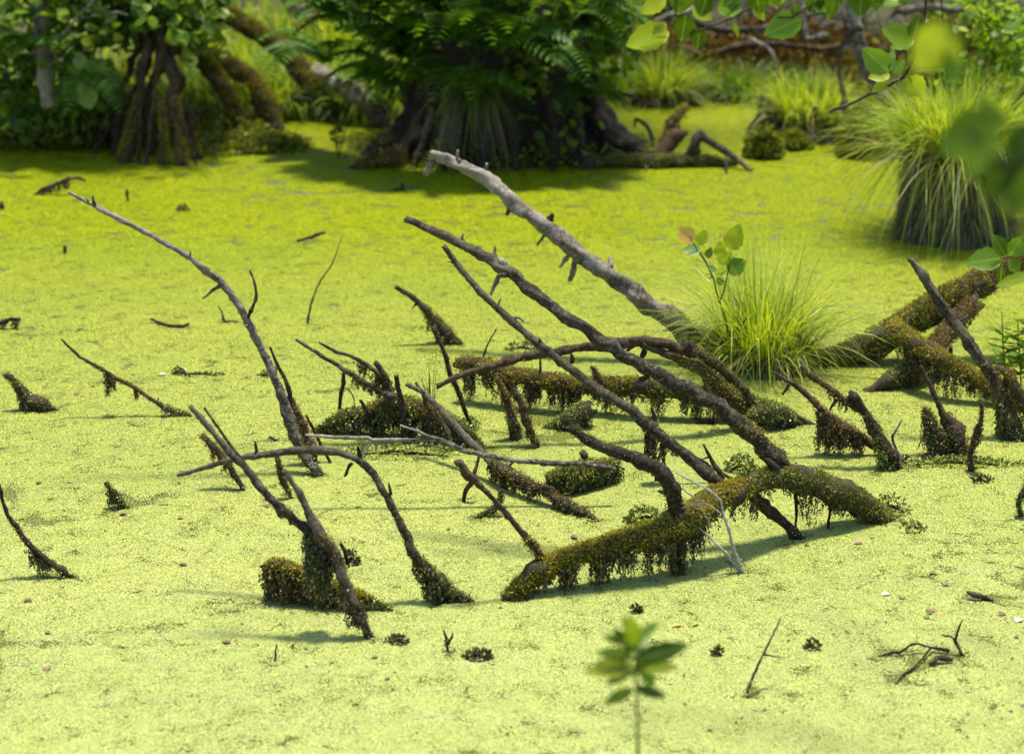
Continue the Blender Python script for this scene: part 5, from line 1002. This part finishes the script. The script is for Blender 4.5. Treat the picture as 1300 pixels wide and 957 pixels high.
def shrub(px, py, Y, w, h, n, size, label, mat='leaf_bright', objs=0, omats=('leaf_sun',), name='shrub'):
    c = at(px, py, Y); s = ppm(c); g = max(0, float(hgt(c[0], c[1]))); base = np.array([c[0], c[1], g]); r = thing(name, base, label, 'shrub')
    cs = []
    for q in range(max(6, n//60)):
        e = c + RNG.normal(size=3)*np.array([w/s*.28, .25, h/s*.28]); cs.append(e)
        if q < 9:
            mb = MB(); tube(mb, np.array([[*(base + RNG.normal(size=3)*np.array([.06, .06, 0])), .012], [*(.5*(base+e) + RNG.normal(size=3)*.06), .009], [*e, .003]]), sides=6, step=.05); put('stem', mb, 'bark_dark', r)
    mb = MB(); foliage(mb, cs, n//len(cs), (w/s*.2, .22, h/s*.2), size); put('foliage', mb, mat, r, smooth=False, kind='stuff')
    for q in range(objs):
        p = c + np.array([RNG.uniform(-.5, .5)*w/s, -.3 + RNG.normal()*.12, RNG.uniform(-.5, .5)*h/s]); a = RNG.uniform(0, 6.28)
        leaf(r, p, (math.cos(a), math.sin(a)*.5, -.2 + RNG.normal()*.4), (RNG.normal()*.5, -.5, 1), size*RNG.uniform(.7, 1.3), 'oval', RNG.choice(list(omats)))
shrub(1265, 35, 11.2, 130, 120, 700, .065, 'bright green shrub with yellowish leaf tips above the big sedge tussock', 'leaf_bright', 110, ('leaf_sun', 'leaf_sun', 'leaf_lime'))
shrub(330, 10, 17.5, 160, 110, 1100, .07, 'sunlit yellow-green shrub behind the leaning trunks')
shrub(450, 20, 18.0, 130, 100, 900, .07, 'sunlit shrub behind the ferns at the far bank')
shrub(830, 10, 16.5, 120, 80, 700, .07, 'dull green shrub behind the hanging yellow leaves', 'leaf_shade')
shrub(960, -5, 18.0, 160, 80, 800, .07, 'dull green shrub high on the far bank', 'leaf_shade')
shrub(270, 90, 15.5, 90, 70, 500, .06, 'bright little shrub behind the stilt roots')
shrub(1150, 30, 18.5, 120, 90, 600, .07, 'dark shrub in the far hollow', 'leaf_shade')

# ------------------------------------------------------------------ hazel on the near bank, reaching in from outside the frame
bx_, by_ = 2.35, 3.3; bz_ = float(hgt(bx_, by_)); r = thing('hazel_bush', (bx_, by_, bz_-.05), 'hazel bush whose leafy sprays hang over the pond, some blurred close by', 'bush')
def limb_w(P, mat='bark_dark', nm='branch', sides=None):
    mb = MB(); S = tube(mb, np.array(P, float), sides=sides, rough=.08); put(nm, mb, mat, r); return S
def w4(px, py, Y, rad): return [*at(px, py, Y), rad]
limb_w([[bx_, by_, bz_-.1, .03], [bx_-.05, by_+.1, bz_+.7, .026], [bx_-.1, by_+.35, 2.0, .02], [bx_-.3, by_+.9, 2.6, .014]], nm='stem')
limb_w([[bx_+.05, by_-.05, bz_-.1, .028], [bx_, by_-.3, bz_+.6, .022], [bx_-.3, by_-.5, 2.1, .016], [bx_-.7, by_-.6, 2.45, .010]], nm='stem')
limb_w([[bx_-.3, by_+.9, 2.6, .014], w4(1250, -160, 4.9, .010), w4(1120, -60, 5.1, .007), w4(1045, -5, 5.2, .005), w4(1000, 22, 5.2, .003), w4(955, 12, 5.25, .003), w4(925, 25, 5.3, .0025), w4(885, 40, 5.3, .0015)], 'bark_brown')
limb_w([w4(1120, -60, 5.1, .006), w4(1000, -35, 5.2, .005), w4(900, -20, 5.2, .004), w4(830, -8, 5.2, .002)], 'bark_brown')
limb_w([w4(1250, -160, 4.9, .008), w4(1185, -40, 5.3, .005), w4(1172, 30, 5.5, .004), w4(1162, 68, 5.6, .0035), w4(1145, 98, 5.7, .0045), w4(1105, 120, 5.8, .005), w4(1054, 142, 5.9, .005)], 'bark_grey', 'twig')
for (x0, y0, x1, y1, Yl, m, k) in [(850, 42, 794, 56, 5.3, 'leaf_lime', 'oval'), (846, 0, 812, 16, 5.3, 'leaf_lime', 'oval'), (870, 20, 866, 54, 5.3, 'leaf_obj', 'round'), (890, 36, 884, 62, 5.3, 'leaf_obj', 'round'), (865, -15, 862, 20, 5.2, 'leaf_obj', 'round'), (900, -10, 888, 22, 5.2, 'leaf_obj', 'round'), (925, -8, 935, 18, 5.25, 'leaf_obj', 'round'), (955, 8, 972, 26, 5.2, 'leaf_lime', 'oval'),
        (1018, 24, 970, 44, 5.2, 'leaf_sun', 'oval'), (1010, 20, 1008, 2, 5.2, 'leaf_obj', 'oval'), (1038, -10, 1030, 18, 5.2, 'leaf_obj', 'round'), (1062, -6, 1050, 26, 5.2, 'leaf_obj', 'oval'), (1095, -20, 1090, 22, 5.1, 'leaf_obj', 'round'), (1110, 6, 1150, 2, 5.1, 'leaf_sun', 'oval'), (960, -10, 965, 20, 5.2, 'leaf_obj', 'round'), (820, -10, 800, 6, 5.2, 'leaf_sun', 'oval'), (930, 28, 938, 48, 5.3, 'leaf_obj', 'narrow'), (910, 10, 942, 12, 5.25, 'leaf_sun', 'round'), (985, -15, 985, 12, 5.2, 'leaf_sun', 'oval'), (1080, -20, 1066, 8, 5.15, 'leaf_obj', 'round'),
        (846, 30, 828, 44, 5.3, 'leaf_sun', 'oval'), (878, 8, 905, 24, 5.25, 'leaf_sun', 'round'), (940, -5, 918, 8, 5.2, 'leaf_obj', 'round'), (1030, 5, 1052, 14, 5.2, 'leaf_sun', 'oval'), (975, 5, 1000, -6, 5.2, 'leaf_lime', 'oval'), (1120, -14, 1108, 14, 5.1, 'leaf_obj', 'round'), (1160, -12, 1140, 6, 5.1, 'leaf_sun', 'oval'), (880, -14, 850, -2, 5.2, 'leaf_obj', 'round'),
        (1158, 52, 1120, 36, 5.55, 'leaf_sun', 'oval'), (1158, 50, 1168, 20, 5.5, 'leaf_obj', 'oval'), (1160, 52, 1130, 60, 5.6, 'leaf_sun', 'oval'), (1128, 92, 1096, 62, 5.7, 'leaf_sun', 'oval'), (1130, 90, 1134, 60, 5.7, 'leaf_pale', 'narrow'), (1134, 94, 1148, 76, 5.7, 'leaf_sun', 'round'), (1130, 96, 1102, 98, 5.75, 'leaf_lime', 'oval'), (1128, 104, 1108, 116, 5.75, 'leaf_sun', 'oval'), (1140, 100, 1152, 118, 5.7, 'leaf_obj', 'round'), (1150, 84, 1160, 104, 5.7, 'leaf_obj', 'round'), (1152, 98, 1172, 122, 5.7, 'leaf_sun', 'round')]:
    leaf_px(r, x0, y0, x1, y1, Yl, m, k)
# sharp spray at the right edge
limb_w([[bx_-.1, by_+.35, 2.0, .012], w4(1480, 170, 4.6, .007), w4(1370, 290, 5.2, .005), w4(1310, 322, 5.5, .003), w4(1270, 328, 5.6, .0015)], 'bark_brown')
for (x0, y0, x1, y1, Yl, m, k) in [(1272, 328, 1226, 333, 5.6, 'leaf_sun', 'oval'), (1276, 325, 1262, 298, 5.6, 'leaf_obj', 'oval'), (1282, 324, 1300, 300, 5.6, 'leaf_sun', 'round'), (1280, 330, 1296, 345, 5.55, 'leaf_obj', 'round'), (1312, 348, 1264, 362, 5.5, 'leaf_sun', 'narrow'), (1272, 334, 1270, 366, 5.55, 'leaf_obj', 'narrow'), (1308, 325, 1320, 300, 5.5, 'leaf_sun', 'round')]:
    leaf_px(r, x0, y0, x1, y1, Yl, m, k)
# blurred leaves close to the camera
limb_w([[bx_-.7, by_-.6, 2.45, .010], w4(1460, -20, 2.45, .005), w4(1360, 120, 2.45, .004), w4(1290, 210, 2.45, .003), w4(1230, 165, 2.45, .002)], 'bark_dark')
limb_w([w4(1460, -20, 2.45, .005), w4(1300, -10, 2.5, .003), w4(1205, 30, 2.5, .002)], 'bark_dark')
for (x0, y0, x1, y1, Yl, m, k) in [(1205, 30, 1165, 92, 2.5, 'leaf_sun', 'round'), (1200, 60, 1215, 110, 2.5, 'leaf_sun', 'oval'), (1310, 250, 1268, 262, 2.45, 'leaf_sun', 'oval'), (1235, 115, 1192, 140, 2.45, 'leaf_obj', 'narrow'), (1268, 160, 1192, 190, 2.45, 'leaf_obj', 'round'), (1280, 165, 1240, 120, 2.45, 'leaf_obj', 'narrow'), (1285, 205, 1250, 250, 2.45, 'leaf_obj', 'oval'), (1300, 205, 1275, 275, 2.45, 'leaf_obj', 'round'), (1320, 160, 1285, 215, 2.45, 'leaf_obj', 'round'), (1270, 190, 1225, 222, 2.45, 'leaf_sun', 'oval'), (1320, 240, 1300, 280, 2.45, 'leaf_obj', 'oval')]:
    leaf_px(r, x0, y0, x1, y1, Yl, m, k)
# blurred shoot at the bottom
Yb = 3.3; b0 = at(806, 1010, Yb); b0[2] = float(hgt(b0[0], Yb)) - .03
r2 = thing('willowherb', b0, 'blurred green shoot of narrow leaves rising from the near bank', 'plant')
top = at(806, 800, Yb); mb = MB(); S = tube(mb, np.array([[*b0, .004], [b0[0]+.01, Yb, (b0[2]+top[2])/2, .0035], [*top, .002]]), sides=7, rough=.03); put('stem', mb, 'sedge', r2)
for (x0, y0, x1, y1) in [(805, 812, 790, 782), (806, 812, 838, 788), (804, 815, 766, 808), (806, 838, 872, 818), (803, 845, 744, 852), (805, 850, 768, 868), (808, 850, 836, 868), (806, 846, 860, 846), (806, 830, 826, 800), (804, 828, 780, 796), (804, 832, 758, 828), (806, 872, 846, 884), (804, 874, 768, 892), (805, 820, 800, 784), (806, 842, 850, 830), (804, 846, 756, 840), (805, 856, 815, 836), (806, 860, 782, 846), (805, 822, 818, 796)]:
    a_ = at(x0, y0, Yb); q_ = at(x1, y1, Yb + RNG.uniform(-.05, .05)); d_ = q_-a_
    leaf(r2, a_, unit(d_), (RNG.normal()*.3, -.8, .6), np.linalg.norm(d_), 'narrow', 'leaf_sun' if RNG.uniform() < .4 else 'leaf_obj')

# ------------------------------------------------------------------ duckweed
# duckweed: thousands of little rafts of fronds floating on the pond
def gapmask(x, y):
    s = .75*vnoise(x*2.2, y*7, 11) + .75*vnoise(x*8 + y*2, y*34, 12) + .7*vnoise(x*30, y*90, 13)
    right = ss(.3, 2.2, x)*ss(6.6, 5.2, y)
    ln = np.zeros_like(x)
    for sd in range(5):                                   # thin drift lines
        v = vnoise(x*.8 + 7*sd, y*1.7 + 3*sd, 20+sd) + .12*vnoise(x*6, y*6, 30+sd)
        ln = np.maximum(ln, (np.abs(v - .15*(sd-2)) < .012 + .01*(sd == 0))*(vnoise(x*2.5, y*2.5, 40+sd) > .12))
    return s + .55*right + .72*ln
pts = []
for (y0, y1, dens, scl) in ((4.2, 7.0, 1650, .9), (7.0, 10.0, 1150, 1.0), (10.0, 16.0, 600, 1.25)):
    hw = lambda y: y*.265 + 1.7
    n = int(dens*(y1-y0)*2*hw(y1)); y = RNG.uniform(y0, y1, n); x = RNG.uniform(-hw(y1), hw(y1), n)
    k = (np.abs(x) < hw(y)) & (gapmask(x, y) < .74 + .2*ss(6.5, 9, y))
    pts.append(np.stack([x[k], y[k], RNG.uniform(.001, .003, k.sum()), scl*RNG.uniform(.75, 1.25, k.sum())], 1))
pts = np.concatenate(pts)
bs = np.array(BASES); kp = np.ones(len(pts), bool)
for c0 in range(0, len(bs), 60):                          # a little open water where wood breaks the surface
    bb = bs[c0:c0+60]; d = np.hypot(pts[:, None, 0]-bb[None, :, 0], (pts[:, None, 1]-bb[None, :, 1]))
    kp &= ~((d < bb[None, :, 2] + .035).any(1) & (RNG.uniform(size=len(pts)) < .85))
pts = pts[kp]
me = bpy.data.meshes.new('duckweed'); me.vertices.add(len(pts)); me.vertices.foreach_set('co', pts[:, :3].astype(np.float32).ravel())
a_ = me.attributes.new('raft_size', 'FLOAT', 'POINT'); a_.data.foreach_set('value', pts[:, 3].astype(np.float32))
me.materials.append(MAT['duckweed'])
dw = bpy.data.objects.new('duckweed', me); COL.objects.link(dw)
tag(dw, 'bright yellow-green duckweed floating all over the pond', 'duckweed', kind='stuff')
ng = bpy.data.node_groups.new('duckweed_rafts', 'GeometryNodeTree')
ng.interface.new_socket('Geometry', in_out='INPUT', socket_type='NodeSocketGeometry')
ng.interface.new_socket('Geometry', in_out='OUTPUT', socket_type='NodeSocketGeometry')
gn, gl = ng.nodes, ng.links
gi = gn.new('NodeGroupInput'); go = gn.new('NodeGroupOutput')
frond = gn.new('GeometryNodeMeshCircle'); frond.fill_type = 'TRIANGLE_FAN'; frond.inputs['Vertices'].default_value = 6; frond.inputs['Radius'].default_value = .0023
tr = gn.new('GeometryNodeTransform'); tr.inputs['Scale'].default_value = (1, .78, 1); gl.new(frond.outputs[0], tr.inputs[0])
inst = []
for sd in range(4):
    disc = gn.new('GeometryNodeMeshCircle'); disc.fill_type = 'TRIANGLE_FAN'; disc.inputs['Vertices'].default_value = 9; disc.inputs['Radius'].default_value = .036
    dp = gn.new('GeometryNodeDistributePointsOnFaces'); dp.inputs['Density'].default_value = 58000; dp.inputs['Seed'].default_value = sd
    gl.new(disc.outputs[0], dp.inputs['Mesh'])
    rz = gn.new('FunctionNodeRandomValue'); rz.data_type = 'FLOAT_VECTOR'; rz.inputs[0].default_value = (-.35, -.35, 0); rz.inputs[1].default_value = (.35, .35, 6.28)
    rs = gn.new('FunctionNodeRandomValue'); rs.data_type = 'FLOAT'; rs.inputs[2].default_value = .6; rs.inputs[3].default_value = 1.35
    ip = gn.new('GeometryNodeInstanceOnPoints'); gl.new(dp.outputs[0], ip.inputs['Points']); gl.new(tr.outputs[0], ip.inputs['Instance'])
    gl.new(rz.outputs[0], ip.inputs['Rotation']); gl.new(rs.outputs[1], ip.inputs['Scale'])
    rl = gn.new('GeometryNodeRealizeInstances'); gl.new(ip.outputs[0], rl.inputs[0])
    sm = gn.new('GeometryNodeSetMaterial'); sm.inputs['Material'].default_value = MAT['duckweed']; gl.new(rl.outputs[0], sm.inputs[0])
    inst.append(sm.outputs[0])
gi2 = gn.new('GeometryNodeGeometryToInstance')
for o_ in reversed(inst): gl.new(o_, gi2.inputs[0])
m2p = gn.new('GeometryNodeMeshToPoints'); gl.new(gi.outputs[0], m2p.inputs[0])
na = gn.new('GeometryNodeInputNamedAttribute'); na.data_type = 'FLOAT'; na.inputs['Name'].default_value = 'raft_size'
rz = gn.new('FunctionNodeRandomValue'); rz.data_type = 'FLOAT_VECTOR'; rz.inputs[0].default_value = (0, 0, 0); rz.inputs[1].default_value = (0, 0, 6.28)
ip = gn.new('GeometryNodeInstanceOnPoints'); gl.new(m2p.outputs[0], ip.inputs['Points']); gl.new(gi2.outputs[0], ip.inputs['Instance'])
ip.inputs['Pick Instance'].default_value = True
gl.new(rz.outputs[0], ip.inputs['Rotation']); gl.new(na.outputs[0], ip.inputs['Scale'])
gl.new(ip.outputs[0], go.inputs[0])
md = dw.modifiers.new('rafts', 'NODES'); md.node_group = ng


# fronds left sticking to the wood at the waterline
mb = MB(); cr = np.concatenate(CRUST); cr = cr[RNG.uniform(size=len(cr)) < .8]
scatter(mb, BIT_V, BIT_T, cr, rand_unit(len(cr)), rand_unit(len(cr)), RNG.uniform(.004, .008, len(cr)))
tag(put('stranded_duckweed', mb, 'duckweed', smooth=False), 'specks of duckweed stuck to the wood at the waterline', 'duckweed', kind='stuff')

# crumbs of bark and rotten leaf caught in the duckweed
n = 2600; y = 4.4 + 4.5*RNG.uniform(size=n)**1.3; x = RNG.uniform(-1, 1, n)*(y*.265 + .2)
k = RNG.uniform(size=n) < np.clip(.10 + .6*ss(.1, 1.6, x)*ss(7.0, 5.2, y) + .5*(gapmask(x, y) > .45), 0, 1); x, y = x[k], y[k]; n = len(x)
a = RNG.uniform(0, 6.28, n); mb = MB()
scatter(mb, BIT_V*np.array([.6, 1, 1]), BIT_T, np.stack([x, y, RNG.uniform(.003, .007, n)], 1), np.stack([np.cos(a), np.sin(a), RNG.normal(size=n)*.1], 1), unit(np.array([0, 0, 1.]) + rand_unit(n)*.4), RNG.uniform(.006, .022, n))
tag(put('pond_litter', mb, 'weed_brown', smooth=False), 'dark crumbs of bark and rotten leaf caught in the duckweed', 'litter', kind='stuff')
